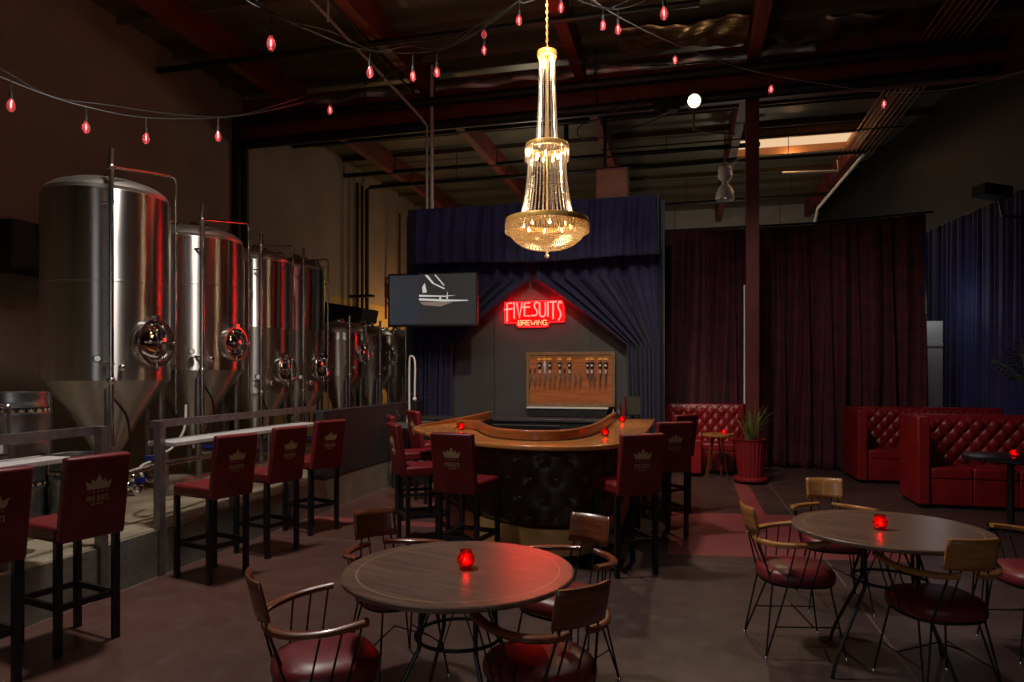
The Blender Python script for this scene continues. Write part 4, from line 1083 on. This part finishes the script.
# palm at the right edge
t = thing('potted_palm', 'dark leafy palm at the right edge above the booth backs', 'plant', (4.22,10.15,0))
B().lathe([(0,0),(.13,0),(.17,.35),(.18,.36),(.16,.36),(.15,.32),(0,.32)],28).done('pot', black_p, t)
B().tube([(0,0,.3),(.02,.01,.9),(.0,0,1.45)],.025).done('stem', soil, t)
rnd = random.Random(5)
for k in range(14):
    a = rnd.uniform(0,2*PI); ln = rnd.uniform(.32,.5); up = rnd.uniform(.2,.75)
    b = B()
    base = Vector((0,0,1.32+rnd.uniform(0,.15)))
    def pt(v): return base+Vector((cos(a)*ln*v, sin(a)*ln*v, up*v-.45*v*v*ln))
    b.tube([pt(i/8) for i in range(9)], .005, 5)
    for i in range(2,9):
        for s in (-1,1):
            v = i/9; p = pt(v); L = .16*(1-abs(v-.5)); q = p+Vector((cos(a+s*.9)*L, sin(a+s*.9)*L, -.03)); sd = Vector((-sin(a+s*.9),cos(a+s*.9),0))*.016
            mid = (p+q)/2+Vector((0,0,.015))
            vs = [b.bm.verts.new(x_) for x_ in (p, mid+sd, q, mid-sd)]; b.bm.faces.new(vs)
    b.done('frond', palmmat, t, solid=.0015)

# ------------------------------------------------------------------ lights
def light(kind, name, loc, e, col=(1,1,1), size=.3, target=None, size_y=None, spot=None, blend=.3):
    l = bpy.data.lights.new(name, kind); l.energy = e; l.color = col
    if kind == 'AREA':
        l.size = size
        if size_y: l.shape = 'RECTANGLE'; l.size_y = size_y
    else: l.shadow_soft_size = size
    if kind == 'SPOT': l.spot_size = rad(spot); l.spot_blend = blend
    o = bpy.data.objects.new(name, l); COL.objects.link(o); o.location = loc
    if target is not None: o.rotation_euler = (Vector(target)-Vector(loc)).to_track_quat('-Z','Y').to_euler()
    return o
light('AREA','rear_soft_fill',(-1.2,-3.6,2.6),24,(.93,.95,1.),1.4,(-2.,5,1.2),2.6)  # added soft area behind the camera, lifts tables and tank streaks; no doorway built
light('AREA','rear_strip_fill',(3.6,-3.2,2.4),7,(.93,.95,1.),.35,(-3.,5,1.6),2.2)  # added narrow strip behind the camera for a second tank streak
light('SPOT','added_ceiling_key',(-3.2,4.3,6.1),800,(1.,.92,.84),.25,(-2.6,4.3,0),None,124,.7)  # added overhead key with no fitting, brightens seats and left floor
light('SPOT','lounge_fill_spot',(-.2,6.6,5.6),300,(1.,.84,.74),.10,(2.2,11.0,.6),None,62,.9)  # added unseen spot to bring up the curtains and booths
light('SPOT','table_fill_spot',(.9,4.9,6.0),190,(1.,.86,.76),.15,(1.1,4.3,0),None,58,.9)  # extra spot without a fitting, brightens the right-hand table seats
light('SPOT','stage_fill_spot',(-.6,5.4,5.9),170,(.95,.92,1.),.10,(-2.0,10.3,3.1),None,62,.7)  # unseen spot put in to lift the valance
light('POINT','red_string_glow',(-4.2,6.8,4.5),9,(1.,.06,.04),.3)
light('POINT','red_string_glow',(-1.7,8.6,5.6),5,(1.,.06,.04),.3)
light('SPOT','bar_fill_spot',(-1.3,6.4,6.0),520,(1.,.78,.52),.08,(-1.6,9.3,1.2),None,60,.6)  # added spot from no modelled lamp, brightens bar top and taps
light('POINT','side_fill',(4.0,12.7,2.7),3.2,(.9,.92,1.),.15)  # small added fill by the white panel, no lamp stands there
light('SPOT','ceiling_up_fill',(-1.36,6.6,4.55),70,(1.,.78,.55),.2,(-1.36,6.61,6.6),None,150,.8)  # added upward fill that brightens the near ceiling bays
light('POINT','far_bay_fill',(1.2,18.2,3.6),60,(1.,.88,.72),.2)  # unseen fill added for the back wall and far roof
light('POINT','left_bay_fill',(-3.2,14.6,4.9),45,(1.,.84,.62),.2)  # extra unseen fill for the far bay's left side
light('POINT','warm_back_fill',(-6.6,17.0,2.6),75,(1.,.60,.24),.15)  # unseen warm fill added to light the rear left wall
light('SPOT','spotlight_beam',at(694,101,10.0)-Vector((0,.1,0)),160,(1.,.74,.42),.08,(-.9,6.0,.9),None,50,.6)
light('POINT','skylight_glow',(2.25,16.2,6.3),14,(1.,.55,.25),.2)
light('POINT','chandelier_lower',(cl.x,cl.y,Z1-.07),17,(1.,.72,.46),.10)
light('POINT','chandelier_middle',(cl.x,cl.y,Z2-.12),11,(1.,.72,.48),.05)
light('POINT','chandelier_upper',(cl.x,cl.y,Z3-.10),7,(1.,.72,.48),.03)
w = bpy.data.worlds.new('world'); S.world = w; w.use_nodes = True
w.node_tree.nodes['Background'].inputs[0].default_value = (.5,.45,.5,1); w.node_tree.nodes['Background'].inputs[1].default_value = .01

S.view_settings.view_transform = 'Standard'; S.view_settings.look = 'None'; S.view_settings.gamma = 1; S.view_settings.exposure = 0
S.view_settings.use_curve_mapping = False
S.cycles.use_denoising = True
S.cycles.max_bounces = 8
S.cycles.sample_clamp_indirect = 4
